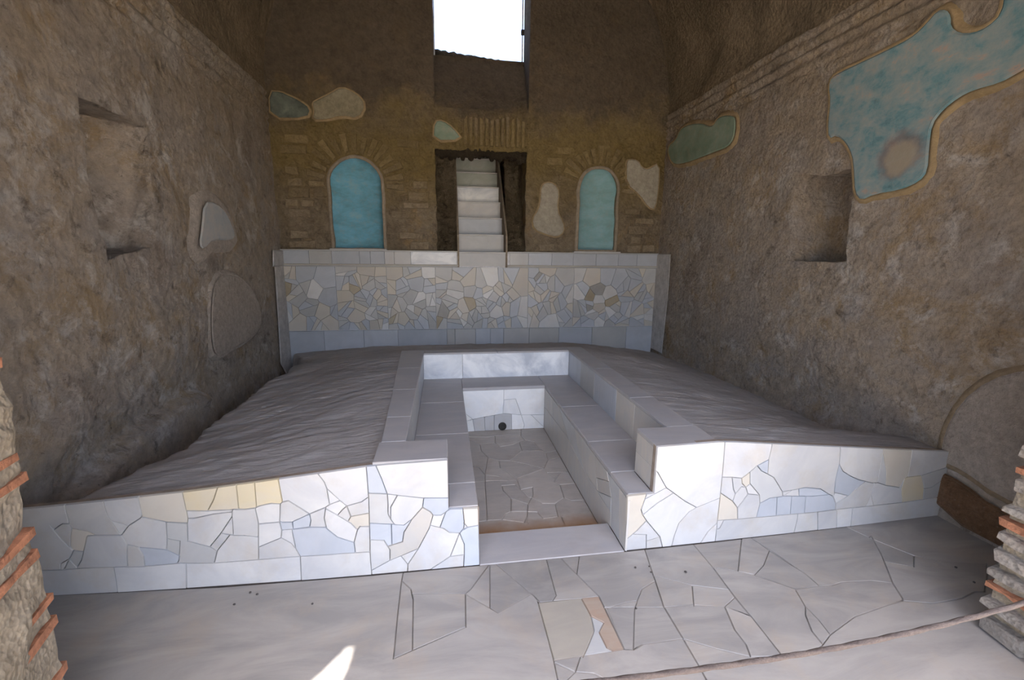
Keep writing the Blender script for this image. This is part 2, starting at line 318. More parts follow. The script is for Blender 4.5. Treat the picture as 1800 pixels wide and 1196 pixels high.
def partition(outline, cracks, reach=0.05):
    """faces of the outline cut by crack polylines"""
    segs = []
    for c in [list(outline) + [outline[0]]] + list(cracks):
        for a, b in zip(c, c[1:]): segs.append((Vector(a), Vector(b)))
    def close(end, prev, own):
        e = Vector(end); d = e - Vector(prev)
        if d.length < 1e-6: return []
        d.normalize(); best = None
        for a, b in segs:
            if (tuple(a), tuple(b)) in own: continue
            ab = b - a; den = d.x * ab.y - d.y * ab.x
            t0 = max(0, min(1, (e - a).dot(ab) / max(1e-12, ab.length_squared)))
            q0 = a + ab * t0
            if (q0 - e).length < 0.006: return [tuple(q0 + (q0 - e).normalized() * .002)] if (q0 - e).length > 1e-5 else []
            if abs(den) < 1e-9: continue
            w = a - e; t = (w.x * ab.y - w.y * ab.x) / den; q = (w.x * d.y - w.y * d.x) / den
            if 0 < t < reach and -.02 <= q <= 1.02 and (best is None or t < best): best = t
        if best is None:
            for a, b in segs:                       # no hit straight ahead: join the nearest line
                if (tuple(a), tuple(b)) in own: continue
                ab = b - a; t0 = max(0, min(1, (e - a).dot(ab) / max(1e-12, ab.length_squared))); q = a + ab * t0
                if (q - e).length < reach * .6 and (best is None or (q - e).length < (best - e).length): best = q
            return [tuple(best + (best - e).normalized() * .003)] if best is not None else []
        return [tuple(e + d * (best + .003))]
    closed_c = []
    for c in cracks:
        own = {(tuple(Vector(a)), tuple(Vector(b))) for a, b in zip(c, c[1:])}
        closed_c.append(close(c[0], c[1], own) + list(c) + close(c[-1], c[-2], own))
    cracks = closed_c
    V = []; Ed = []
    def addline(pts, closed):
        s = len(V)
        V.extend(Vector(p) for p in pts)
        for i in range(len(pts) - 1): Ed.append((s + i, s + i + 1))
        if closed: Ed.append((s + len(pts) - 1, s))
    addline(outline, True)
    for c in cracks: addline(c, False)
    vo, eo, fo, ov, oe, of = delaunay_2d_cdt(V, Ed, [], 0, 0.0015)
    cons = set()
    for e, o in zip(eo, oe):
        if o: cons.add((min(e), max(e)))
    fo = [f if area([tuple(vo[i]) for i in f]) > 0 else f[::-1] for f in fo]
    tris = [f for f in fo if inside(sum(vo[i].x for i in f) / 3, sum(vo[i].y for i in f) / 3, outline)]
    em = {}
    for t, f in enumerate(tris):
        for i in range(3):
            k = (min(f[i], f[(i + 1) % 3]), max(f[i], f[(i + 1) % 3])); em.setdefault(k, []).append(t)
    par = list(range(len(tris)))
    def find(a):
        while par[a] != a: par[a] = par[par[a]]; a = par[a]
        return a
    for k, ts in em.items():
        if len(ts) == 2 and k not in cons: par[find(ts[0])] = find(ts[1])
    groups = {}
    for t in range(len(tris)): groups.setdefault(find(t), []).append(t)
    polys = []
    for g in groups.values():
        es = set()
        for t in g:
            f = tris[t]
            for i in range(3): es.add((f[i], f[(i + 1) % 3]))
        bd = [(a, b) for a, b in es if (b, a) not in es]
        ar = sum(abs(area([tuple(vo[i]) for i in tris[t]])) for t in g)
        if ar < 1.5e-4: continue
        polys.append(Region([tuple(v) for v in vo], [tris[t] for t in g], bd))
    return polys
class Region:
    """one stone of a partition: its triangles and its directed border edges"""
    def __init__(self, co, tris, border): self.co, self.tris, self.border = co, tris, border
    def has(self, x, y):
        return any(inside(x, y, [self.co[i] for i in t]) for t in self.tris)
def region_piece(name, rg, fmap, thick, mat, parent, gap):
    ids = sorted({i for t in rg.tris for i in t}); co = rg.co
    nxt = {}; 
    off = {i: Vector((0, 0)) for i in ids}; cnt = {i: [] for i in ids}
    for a, b in rg.border:
        d = Vector(co[b]) - Vector(co[a])
        if d.length < 1e-9: continue
        n = Vector((-d.y, d.x)).normalized(); cnt[a].append(n); cnt[b].append(n)
    for i in ids:
        if cnt[i]:
            h = sum(cnt[i], Vector((0, 0)))
            if h.length > 1e-6:
                h.normalize(); off[i] = h * (gap / max(0.45, max(h.dot(n) for n in cnt[i])))
    top = {i: k for k, i in enumerate(ids)}
    vs_ = [fmap(co[i][0] + off[i].x, co[i][1] + off[i].y, thick) for i in ids]
    fc = [tuple(top[i] for i in t) for t in rg.tris]
    low = {}
    for a, b in rg.border:
        for i in (a, b):
            if i not in low: low[i] = len(vs_); vs_.append(fmap(co[i][0], co[i][1], 0.0))
        fc.append((low[a], low[b], top[b], top[a]))
    o = link(name, vs_, fc, mat); nrm = fmap(0, 0, 1) - fmap(0, 0, 0)
    big = max(range(len(rg.tris)), key=lambda k: o.data.polygons[k].area)
    if o.data.polygons[big].normal.dot(nrm) < 0: o.data.flip_normals()
    o.parent = parent
    if parent.parent: o.matrix_parent_inverse = parent.matrix_world.inverted()
    return o
def centroid(p):
    n = len(p); return sum(q[0] for q in p) / n, sum(q[1] for q in p) / n
def pick(poly, seeds):
    for (x, y), k in seeds:
        if poly.has(x, y): return k
    return None
def resample(poly, step, closed=True):
    out = []; n = len(poly)
    for i in range(n if closed else n - 1):
        a = Vector(poly[i]); b = Vector(poly[(i + 1) % n]); k = max(1, int((b - a).length / step))
        for j in range(k): out.append(tuple(a.lerp(b, j / k)))
    if not closed: out.append(tuple(poly[-1]))
    return out
def jag(poly, amp, freq=12.0, seed=0.0):
    return [(u + amp * noise.noise((u * freq, v * freq, seed)), v + amp * noise.noise((u * freq + 31, v * freq, seed + 5))) for u, v in poly]
def fractal(p, scale, octs=5):
    return noise.fractal(Vector(p) * scale, 0.9, 2.1, octs, noise_basis='PERLIN_ORIGINAL')
def smooth_poly(poly, it=2):
    for _ in range(it):
        out = []; n = len(poly)
        for i in range(n):
            a = Vector(poly[i]); b = Vector(poly[(i + 1) % n]); out += [tuple(a.lerp(b, .25)), tuple(a.lerp(b, .75))]
        poly = out
    return poly

def sheet(outline, holes, res, fmap, disp):
    """rough surface with cut-outs; holes = [(polygon, depth function, keep-fill function)]; returns verts, faces, fills"""
    ol = resample(outline, res)
    V = [Vector(p) for p in ol]; Ed = [(i, (i + 1) % len(ol)) for i in range(len(ol))]
    hp = []
    for poly, dfn, keep in holes:
        q = resample(poly, res * 0.6); s = len(V); V += [Vector(p) for p in q]; Ed += [(s + i, s + (i + 1) % len(q)) for i in range(len(q))]; hp.append(q)
    us = [p[0] for p in ol]; vs2 = [p[1] for p in ol]
    rnd = random.Random(3); u = min(us)
    u = min(us) + res / 2
    while u < max(us):
        v = min(vs2) + res / 2
        while v < max(vs2):
            a, b = u + rnd.uniform(-.3, .3) * res, v + rnd.uniform(-.3, .3) * res
            if inside(a, b, ol): V.append(Vector((a, b)))
            v += res
        u += res
    vo, eo, fo, *_ = delaunay_2d_cdt(V, Ed, [], 0, 1e-5)
    verts = [fmap(p.x, p.y, -disp(p.x, p.y)) for p in vo]; faces = []
    for f in fo:
        cx = sum(vo[i].x for i in f) / 3; cy = sum(vo[i].y for i in f) / 3
        if not inside(cx, cy, ol) or any(inside(cx, cy, q) for q in hp): continue
        faces.append(tuple(f))
    fills = []
    for (poly, dfn, keep), q in zip(holes, hp):
        n = len(q); s = len(verts); steps = 4
        for k in range(steps + 1):
            for (a, b) in q:
                d0 = -disp(a, b); d1 = dfn(a, b)
                verts.append(fmap(a + (0.012 * noise.noise((a * 9, b * 9, k)) if 0 < k < steps else 0), b, d0 + (d1 - d0) * k / steps))
        for k in range(steps):
            for i in range(n): faces.append((s + k * n + i, s + k * n + (i + 1) % n, s + (k + 1) * n + (i + 1) % n, s + (k + 1) * n + i))
        V2 = [Vector(p) for p in q]; E2 = [(i, (i + 1) % n) for i in range(n)]
        qu = [p[0] for p in q]; qv = [p[1] for p in q]; u = min(qu) + res / 2
        while u < max(qu):
            v = min(qv) + res / 2
            while v < max(qv):
                if inside(u, v, q): V2.append(Vector((u + rnd.uniform(-.2, .2) * res, v + rnd.uniform(-.2, .2) * res)))
                v += res
            u += res
        v2, e2, f2, *_ = delaunay_2d_cdt(V2, E2, [], 0, 1e-5)
        fv = [fmap(p.x, p.y, dfn(p.x, p.y)) for p in v2]; ff = []
        for f in f2:
            cx = sum(v2[i].x for i in f) / 3; cy = sum(v2[i].y for i in f) / 3
            if inside(cx, cy, q) and (keep is None or keep(cx, cy)): ff.append(tuple(f))
        fills.append((fv, ff))
    return verts, faces, fills
def merge(verts, faces, fill):
    s = len(verts); verts += fill[0]; faces += [tuple(i + s for i in f) for f in fill[1]]

# ==================================================================== THE SETTING
def slab(verts, faces, lo, hi):
    s = len(verts); x0, y0, z0 = lo; x1, y1, z1 = hi
    verts.extend([(x0, y0, z0), (x1, y0, z0), (x1, y1, z0), (x0, y1, z0), (x0, y0, z1), (x1, y0, z1), (x1, y1, z1), (x0, y1, z1)])
    faces.extend([tuple(s + i for i in f) for f in ((0, 3, 2, 1), (4, 5, 6, 7), (0, 1, 5, 4), (1, 2, 6, 5), (2, 3, 7, 6), (3, 0, 4, 7))])
def disp_side(seed, grooves=False):
    def d(u, v):
        h = 0.020 * fractal((u, v, seed), 2.4, 6) + 0.008 * noise.noise((u * 16, v * 16, seed))
        if grooves and 3.02 < v < 3.44: h += 0.016 * math.sin((v + 0.02 * noise.noise((u * 2, v * 4, 3))) * 66) * min(1, (v - 3.02) * 8)
        return h
    return d
dL = disp_side(1.7, True); dR = disp_side(8.3, True)
def map_left(u, v, d): return Vector((XL - d, u, v))
def map_right(u, v, d): return Vector((XR + d, u, v))
def map_back(u, v, d): return Vector((u, YB + d, v))
def dB(u, v):
    h = 0.012 * fractal((u, v, 4.4), 2.4, 6) + 0.006 * noise.noise((u * 15, v * 15, 2))
    if v > 3.1: h += 0.012 * fractal((u, v, 9.0), 3.5, 5)
    return h

# left wall with its wedge-shaped niche and a swelling of old plaster at the foot
BULGE = smooth_poly([(lambda p: (p.y, p.z))(on_x(x, y, XL)) for x, y in [(60, 1000), (105, 905), (135, 850), (190, 785), (260, 730), (330, 688), (358, 690), (369, 730), (356, 790), (310, 880), (240, 1000)]], 1)
dL0 = dL
def dL(u, v):
    h = dL0(u, v)
    if inside(u, v, BULGE):
        p = Vector((u, v)); d = min(((a_ + (b_ - a_) * max(0, min(1, (p - a_).dot(b_ - a_) / max(1e-9, (b_ - a_).length_squared)))) - p).length for a_, b_ in zip([Vector(q) for q in BULGE], [Vector(q) for q in BULGE[1:] + BULGE[:1]]))
        t = min(1, d / .07); h = h * .5 + .10 * math.sqrt(1 - (1 - t) ** 2)
    return h
nl = jag(resample([(3.07, 1.53), (3.55, 1.615), (3.68, 2.44), (3.05, 2.45)], 0.05), 0.018)
v_, f_, fl_ = sheet([(1.28, -0.12), (YB + .02, -0.12), (YB + .02, ZS), (1.28, ZS)],
                    [(nl, lambda u, v: 0.02 + 0.50 * min(1, max(0, 1 - (u - 3.22) / 0.48)), None)], 0.034, map_left, dL)
merge(v_, f_, fl_[0])
slab(v_, f_, (XL - .75, 0.62, -.3), (XL - .55, 8.2, 6.3))          # the wall's outer face
wall_left = fix_normals(link('wall_left', v_, f_, M['wall_side']))
tag(wall_left, 'rough mortar side wall with a wedge-shaped niche and small plaster remains', kind='structure')
# right wall with its square niche
nr = jag(resample([(3.0, 1.56), (3.57, 1.555), (3.60, 2.31), (3.3, 2.24), (3.04, 2.255)], 0.05), 0.016, seed=4)
v_, f_, fl_ = sheet([(1.28, -0.12), (YB + .02, -0.12), (YB + .02, ZS), (1.28, ZS)],
                    [(nr, lambda u, v: 0.42 + 0.01 * noise.noise((u * 8, v * 8, 1)), None)], 0.034, map_right, dR)
merge(v_, f_, fl_[0])
slab(v_, f_, (XR + .55, 0.62, -.3), (XR + .75, 8.2, 6.3))
wall_right = fix_normals(link('wall_right', v_, f_, M['wall_side']))
tag(wall_right, 'rough mortar side wall with a deep niche and a large painted fragment', kind='structure')

# back wall: two arched niches, stair opening, high window over a sloping sill
def arch_poly(x0, x1, z0, ztop, ratio=1.0):
    r = (x1 - x0) / 2; c = (x0 + x1) / 2; zc = ztop - r
    return [(x0, z0), (x1, z0)] + [(c + r * math.cos(a), zc + r * math.sin(a)) for a in [math.pi * i / 16 for i in range(17)]]
def arch_depth(x0, x1, ztop, dep):
    r = (x1 - x0) / 2 + 0.015; c = (x0 + x1) / 2; zc = ztop - r
    def d(u, v):
        q = ((u - c) / r) ** 2 + (max(0, v - zc) / r) ** 2
        return 0.012 + dep * math.sqrt(max(0, 1 - q))
    return d
NICHES = [(-1.40, -0.77, 1.64, 2.745), (1.845, 2.385, 1.655, 2.745)]
holes = []
for i, (a, b, z0, zt) in enumerate(NICHES):
    holes.append((jag(resample(arch_poly(a, b, z0, zt), 0.04), 0.012, 6, i), arch_depth(a, b, zt, 0.15), None))
OPEN = jag(resample([(-0.09, 1.60), (1.10, 1.60), (1.10, 2.90), (-0.09, 2.895)], 0.04), 0.02, 14, 3)
holes.append((OPEN, lambda u, v: 0.30, lambda u, v: False))
WIN = resample([(-0.085, 3.40), (1.12, 3.37), (1.12, 5.70), (-0.09, 5.70)], 0.05)
def win_depth(u, v): return 0.03 + 0.42 * min(1, max(0, (v - 3.39) / 0.76))
holes.append((WIN, win_depth, lambda u, v: v < 4.15))
ol = [(XL - .03, -0.1), (XR + .03, -0.1), (XR + .03, ZS)] + [(XC + (RV + .04) * math.cos(a), ZS + (RV + .04) * math.sin(a)) for a in [math.pi * i / 40 for i in range(1, 40)]] + [(XL - .03, ZS)]
v_, f_, fl_ = sheet(ol, holes, 0.036, map_back, dB)
merge(v_, f_, fl_[3])
for lo, hi in (((-2.8, YB + .62, 3.8), (-.13, YB + .72, 6.3)), ((1.17, YB + .62, 3.8), (3.8, YB + .72, 6.3)), ((-.13, YB + .62, 3.8), (1.17, YB + .72, 4.12)), ((-.13, YB + .62, 5.73), (1.17, YB + .72, 6.3)),
               ((-2.8, YB + .62, 3.72), (3.8, 8.2, 3.82)), ((-2.8, 8.1, -.3), (3.8, 8.2, 3.8))): slab(v_, f_, lo, hi)   # its outer masonry round the window and the stair
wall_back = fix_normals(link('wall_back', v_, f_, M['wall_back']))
tag(wall_back, 'dark tuff back wall with two blue niches and a high window', kind='structure')
M['blue_l'] = paint_material('blue_niche_paint', [(0.13, 0.24, 0.26), (0.13, 0.32, 0.40), (0.16, 0.41, 0.55), (0.28, 0.46, 0.50)], 3.0, (1, 1, 2.2), wear=(0.30, 0.33, 0.30), wear_amt=0.45)
M['blue_r'] = paint_material('teal_niche_paint', [(0.20, 0.30, 0.29), (0.21, 0.37, 0.38), (0.25, 0.43, 0.47), (0.35, 0.44, 0.43)], 3.0, (1, 1, 2.2), wear=(0.33, 0.35, 0.31), wear_amt=0.4)
for i in (0, 1):
    o = link('niche_plaster', fl_[i][0], fl_[i][1], M['blue_l' if i == 0 else 'blue_r'], wall_back, True)
    tag(o, ('bright blue painted plaster in the niche left of the steps', 'faded teal painted plaster in the niche right of the steps')[i])

# strips of mortar round a polygon (flat ring standing a little proud)
def ring(name, poly, w_in, w_out, fmap, h, mat, parent, disp=None):
    p = clean(poly)
    if area(p) < 0: p = p[::-1]
    n = len(p); a = inset(p, -w_out); b = inset(p, -w_out * .45); c = inset(p, w_in); vs_ = []
    for q, hh in ((a, -0.014), (b, h), (c, h * .9), (c, -0.02)):
        for u, v in q: vs_.append(fmap(u, v, -(hh + (disp(u, v) * .5 if disp else 0))))
    fc = []
    for k in range(3): fc += [(k * n + i, k * n + (i + 1) % n, (k + 1) * n + (i + 1) % n, (k + 1) * n + i) for i in range(n)]
    return fix_normals(link(name, vs_, fc, mat, parent, True))
for i, (a, b, z0, zt) in enumerate(NICHES):
    pl = jag(resample(arch_poly(a, b, z0, zt), 0.045), 0.012, 6, i)
    ring('niche_rim', pl, 0.004, 0.045, map_back, 0.022, M['mortar'], wall_back)

# plaster remains on the walls
def fragment(name, pxpoly, on, X, fmap, mat, parent, thick=0.03, edge=M['mortar_ochre'], edge_w=0.05, label=None, smooth=2, uv=None):
    if pxpoly is not None:
        P = [on(x, y, X) for x, y in pxpoly]; uv = [(p.y, p.z) if on is on_x else (p.x, p.z) for p in P]
    uv = smooth_poly(uv, smooth)
    if area(uv) < 0: uv = uv[::-1]
    ins = inset(clean(uv, 0.004), 0.012)
    base = clean(uv, 0.004); n = len(base)
    # interior surface: CDT with a light wave
    us = [p[0] for p in ins]; vv = [p[1] for p in ins]
    V = [Vector(p) for p in ins]; E_ = [(i, (i + 1) % n) for i in range(n)]
    r = 0.05; u = min(us)
    while u < max(us):
        v = min(vv)
        while v < max(vv):
            if inside(u, v, ins): V.append(Vector((u, v)))
            v += r
        u += r
    vo, eo, fo, *_ = delaunay_2d_cdt(V, E_, [], 0, 1e-6)
    verts = [fmap(p.x, p.y, -(thick + 0.005 * noise.noise((p.x * 5, p.y * 5, 2)))) for p in vo]; faces = []
    for f in fo:
        cx = sum(vo[i].x for i in f) / 3; cy = sum(vo[i].y for i in f) / 3
        if inside(cx, cy, ins): faces.append(tuple(f))
    s = len(verts)
    for u, v in base: verts.append(fmap(u, v, -thick * .75))
    for u, v in ins: verts.append(fmap(u, v, -thick))
    faces += [(s + i, s + (i + 1) % n, s + n + (i + 1) % n, s + n + i) for i in range(n)]
    o = fix_normals(link(name, verts, faces, mat, parent, False))
    if label: o['label'] = label
    if edge: ring('mortar_edge', base, 0.003, edge_w, fmap, thick * .72, edge, o)
    return o
TZ1 = (0, 0, 500 / 1196); TZ2 = (450, 0, 350 / 930); TZ3 = (720, 0, 480 / 1248); TZ4 = (1150, 0, 650 / 1555); TZ8 = (1400, 0, 400 / 1259)
pd = on_x(1588, 272, XR)
M['fresco'] = paint_material('seascape_paint', [(0.05, 0.10, 0.11), (0.085, 0.18, 0.205), (0.13, 0.24, 0.27), (0.20, 0.27, 0.285), (0.24, 0.29, 0.29), (0.37, 0.275, 0.225), (0.17, 0.25, 0.27)], 5.0, (1, 1.0, 1.5),
    discs=[((XR - .04, pd.y, pd.z), 0.15, (0.16, 0.12, 0.12), 0.75), ((XR - .04, pd.y - .01, pd.z - .02), 0.11, (0.33, 0.28, 0.20), 0.7)],
    wear=(0.31, 0.30, 0.26), wear_amt=0.5)
fragment('painted_fragment', tr(TZ8, [(1180, -60), (1155, 80), (1080, 150), (1000, 185), (920, 185), (875, 150), (875, 90), (850, 55), (800, 60), (740, 130), (680, 190), (600, 240), (400, 335), (260, 400), (210, 430), (195, 480), (205, 560), (190, 680), (195, 770), (240, 750), (290, 790), (325, 860), (335, 950), (340, 1070), (375, 1110), (450, 1075), (600, 1050), (700, 1005), (745, 950), (755, 800), (770, 690), (830, 610), (920, 540), (1000, 500), (1150, 460), (1259, 400), (1340, 350), (1420, 250), (1420, -60)]),
         on_x, XR, map_right, M['fresco'], wall_right, 0.035, M['mortar_ochre'], 0.045, 'large blue and pink painted plaster fragment with a round brown shape', smooth=1)
M['green'] = paint_material('green_grey_paint', [(0.14, 0.18, 0.13), (0.17, 0.235, 0.175), (0.22, 0.28, 0.22), (0.31, 0.33, 0.27)], 4, wear=(0.3, 0.26, 0.18))
fragment('painted_fragment', tr(TZ4, [(60, 620), (80, 690), (130, 690), (260, 640), (340, 610), (355, 500), (330, 485), (280, 490), (250, 540), (200, 515), (120, 535), (100, 590)]),
         on_x, XR, map_right, M['green'], wall_right, 0.03, M['mortar_ochre'], 0.06, 'small grey-green plaster fragment near the back corner')
M['bluegrey'] = paint_material('blue_grey_paint', [(0.25, 0.27, 0.28), (0.33, 0.35, 0.36), (0.40, 0.38, 0.36), (0.28, 0.33, 0.38)], 5, wear=(0.38, 0.35, 0.32))
fragment('painted_fragment', tr(TZ1, [(840, 850), (890, 850), (940, 900), (975, 990), (960, 1012), (880, 1008), (840, 1050), (820, 1030), (830, 960)]),
         on_x, XL, map_left, M['bluegrey'], wall_left, 0.04, M['mortar_wall'], 0.13, 'small blue-grey plaster fragment in a broad mortar border', smooth=1)
fragment('plaster_remnant', [(368, 505), (386, 482), (415, 486), (440, 512), (455, 545), (455, 575), (430, 600), (405, 612), (378, 632), (366, 600)],
         on_x, XL, map_left, M['mortar_wall'], wall_left, 0.03, M['mortar_wall'], 0.05, 'pale smooth plaster remnant low on the side wall')
# smooth corner strips beside the marble panelling
for (pts, on, X, fm, wl_, th, lb) in (
    ([(474, 440), (497, 440), (500, 466), (474, 469)], on_x, XL, map_left, wall_left, 0.045, 'grey plaster cap of the corner strip'),
    ([(479, 469), (500, 465), (513, 626), (505, 668), (490, 640)], on_x, XL, map_left, wall_left, 0.03, 'grey plaster corner strip'),
    ([(1156, 447), (1182, 447), (1177, 520), (1166, 622), (1146, 612)], on_x, XR, map_right, wall_right, 0.03, 'grey plaster corner strip')):
    fragment('corner_strip', pts, on, X, fm, M['plaster_grey'], wl_, th, None, label=lb, smooth=0)
# arched patch low on the right wall next to the entrance
fragment('arched_patch', None, None, None, map_right, M['mortar_wall'], wall_right, 0.02, M['brown_mortar'], 0.05, 'arched plaster patch with a brown mortar border beside the entrance', smooth=1,
         uv=[(2.10, 0.36), (2.11, 0.55), (2.06, 0.76), (1.95, 0.93), (1.80, 1.03), (1.62, 1.06), (1.45, 1.0), (1.40, 0.6), (1.42, 0.34), (1.6, 0.31), (1.8, 0.30), (1.98, 0.36)])
M['redstone'] = tuff('reddish_stone', [(0.16, 0.09, 0.05), (0.26, 0.15, 0.085), (0.33, 0.22, 0.15)], 2.0, 1.2)
fragment('footing_stone', None, None, None, map_right, M['redstone'], wall_right, 0.03, None, label='reddish footing stone under the arched patch', smooth=1,
         uv=[(2.09, 0.03), (2.09, 0.30), (1.95, 0.29), (1.8, 0.23), (1.6, 0.25), (1.42, 0.27), (1.40, 0.03)])
# back wall remains
M['dkgreen'] = paint_material('dark_green_paint', [(0.035, 0.045, 0.035), (0.07, 0.085, 0.07), (0.12, 0.14, 0.115), (0.22, 0.23, 0.19)], 5, wear=(0.17, 0.165, 0.13))
M['dimplaster'] = tuff('greenish_plaster', [(0.20, 0.18, 0.12), (0.26, 0.235, 0.165), (0.31, 0.285, 0.21)], 1.6, 0.3, fleck_amt=0.1)
fragment('painted_fragment', tr(TZ2, [(65, 430), (72, 552), (240, 552), (255, 510), (200, 470), (150, 448), (120, 433)]), on_y, YB, map_back, M['dkgreen'], wall_back, 0.03, M['mortar_ochre'], 0.03, 'dark green plaster fragment above the left niche', smooth=1)
fragment('plaster_remnant', tr(TZ2, [(268, 560), (330, 560), (400, 540), (480, 555), (512, 490), (470, 440), (400, 410), (350, 440), (290, 470), (266, 482), (276, 520)]), on_y, YB, map_back, M['dimplaster'], wall_back, 0.03, M['mortar_ochre'], 0.03, 'grey-green plaster remnant above the left niche', smooth=1)
fragment('painted_fragment', tr(TZ3, [(115, 558), (110, 642), (238, 640), (200, 588), (150, 553)]), on_y, YB, map_back, M['green'], wall_back, 0.03, M['mortar_ochre'], 0.03, 'small green painted fragment above the stair opening', smooth=1)
fragment('plaster_remnant', tr(TZ3, [(600, 860), (620, 835), (660, 840), (682, 880), (670, 960), (700, 1020), (705, 1060), (670, 1085), (620, 1070), (570, 1050), (560, 1000), (590, 960), (600, 900)]), on_y, YB, map_back, M['plaster'], wall_back, 0.03, M['mortar_ochre'], 0.026, 'pale plaster remnant between the steps and the right niche', smooth=1)
fragment('plaster_remnant', tr(TZ3, [(990, 745), (1000, 730), (1040, 735), (1060, 770), (1090, 777), (1137, 745), (1135, 850), (1120, 957), (1090, 950), (1050, 890), (990, 842)]), on_y, YB, map_back, M['plaster'], wall_back, 0.03, M['mortar_ochre'], 0.026, 'pale plaster remnant right of the right niche', smooth=1)
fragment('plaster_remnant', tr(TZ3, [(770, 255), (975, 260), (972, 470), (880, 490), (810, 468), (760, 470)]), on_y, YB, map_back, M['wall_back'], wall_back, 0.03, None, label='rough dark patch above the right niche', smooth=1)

# courses of tuff blocks, voussoirs and the flat arch in the back wall
rb = random.Random(11)
def map_block(u, v, d): return map_back(u, v, -d)
def covered(u, v):
    for a, b, z0, zt in NICHES:
        c = (a + b) / 2; r = (b - a) / 2
        if a - .09 < u < b + .09 and v < zt - r: return True
        if math.hypot(u - c, v - (zt - r)) < r + 0.30 and v >= zt - r: return True
    if -0.16 < u < 1.17 and v < 2.98: return True
    p = [((on_y(x, y, YB).x), on_y(x, y, YB).z) for x, y in tr(TZ3, [(585, 820), (695, 830), (720, 1100), (545, 1090), (545, 950)])]
    q = [((on_y(x, y, YB).x), on_y(x, y, YB).z) for x, y in tr(TZ3, [(975, 715), (1150, 725), (1150, 970), (1080, 970), (975, 860)])]
    return inside(u, v, p) or inside(u, v, q)
z = 1.63
while z < 2.98:
    h = rb.uniform(0.085, 0.125); u = XL + 0.06 + rb.uniform(0, .1)
    while u < XR - 0.1:
        w = rb.uniform(0.16, 0.34)
        if u + w > XR - 0.04: break
        c = (u + w / 2, z + h / 2)
        if not any(covered(a, b) for a, b in ((u, z), (u + w, z), (u, z + h), (u + w, z + h), c)) and rb.random() > 0.03:
            j = lambda: rb.uniform(-.012, .012)
            q = [(u + j(), z + j()), (u + w + j(), z + j()), (u + w + j(), z + h + j()), (u + j(), z + h + j())]
            q = [q[0], ((q[0][0] + q[1][0]) / 2 + j(), (q[0][1] + q[1][1]) / 2 + j() * .6), q[1], q[2], ((q[2][0] + q[3][0]) / 2 + j(), (q[2][1] + q[3][1]) / 2 + j() * .6), q[3]]
            piece('tuff_block', q, map_block, rb.uniform(0.016, 0.03), M['block'], wall_back, 0.011, -0.02)
        u += w + 0.02
    z += h + 0.022
for a, b, z0, zt in NICHES:
    c = (a + b) / 2; r = (b - a) / 2 + 0.055; zc = zt - (b - a) / 2
    for k in range(15):
        t0 = math.radians(-8 + 196 * k / 15 + 1.5); t1 = math.radians(-8 + 196 * (k + 1) / 15 - 2.5); r1 = r + rb.uniform(0.19, 0.27)
        q = [(c + rr * math.cos(t), zc + rr * math.sin(t)) for rr, t in ((r, t0), (r1, t0), (r1, t1), (r, t1))]
        piece('voussoir', q, map_block, rb.uniform(0.018, 0.03), M['block'], wall_back, 0.010, -0.02)
for k in range(16):
    x = 0.0 + k * 0.068
    if x < 0.25: continue
    piece('lintel_brick', [(x, 2.95), (x + 0.052, 2.95), (x + 0.055, 3.30 + rb.uniform(-.04, .03)), (x + 0.004, 3.30 + rb.uniform(-.04, .03))], map_block, rb.uniform(0.018, 0.03), M['block'], wall_back, 0.008, -0.02)

# vault
v_ = []; f_ = []; na, ny = 110, 130
for i in range(na + 1):
    t = math.pi * i / na
    for j in range(ny + 1):
        y = 0.6 + (YB + 0.04 - 0.6) * j / ny
        p = (math.cos(t) * 2.5, y, math.sin(t) * 2.5)
        r = RV + 0.012 + 0.03 * fractal(p, 1.8, 6) + 0.012 * noise.noise(Vector(p) * 11)
        v_.append((XC + r * math.cos(t), y, ZS - .004 + r * math.sin(t)))
for i in range(na):
    for j in range(ny): a = i * (ny + 1) + j; f_.append((a, a + 1, a + ny + 2, a + ny + 1))
s = len(v_)                         # ledge from the vault back to the wall face
for side, i in ((XR + .05, 0), (XL - .05, na)):
    b0 = len(v_)
    for j in range(ny + 1): v_.append((side, v_[i * (ny + 1) + j][1], ZS - .01))
    for j in range(ny): a = i * (ny + 1) + j; f_.append((a, a + 1, b0 + j + 1, b0 + j))
slab(v_, f_, (-2.8, 0.62, 6.3), (3.8, YB + .72, 6.45))
ceiling = link('ceiling', v_, f_, M['vault'])
tag(ceiling, 'dark rubble barrel vault over the room', kind='structure')

# entrance wall: two ruined piers, lintel and lunette
A_L, B_L = Vector((-1.205, 1.345)), Vector((-1.03, 0.62))
A_R, B_R = Vector((2.315, 1.31)), Vector((2.27, 0.60))
v_ = []; f_ = []
def reveal(A, B, sgn, seed):
    """rough door reveal facing the opening, wrapping round both corners"""
    path = [A + Vector((-sgn * 0.9, 0.02)), A + Vector((-sgn * .07, 0.015)), A, B, B + Vector((-sgn * .07, -.01)), B + Vector((-sgn * 1.6, -.01))]
    pts = resample([tuple(p) for p in path], 0.035, False)
    s = len(v_); nz = 95; n = len(pts)
    for k in range(nz + 1):
        z = -0.05 + 3.40 * k / nz
        for (x, y) in pts:
            q = (x, y, z); w = 0.022 * fractal((x + seed, y, z), 3.2, 6) + 0.010 * noise.noise((x * 14, y * 14, z * 22 + seed))
            v_.append((x + sgn * w, y + (w * .5 if y > 1.0 else -w * .5), z))
    for k in range(nz):
        for i in range(n - 1): a = s + k * n + i; f_.append((a, a + 1, a + n + 1, a + n))
reveal(A_L, B_L, 1, 0.0); reveal(A_R, B_R, -1, 7.0)
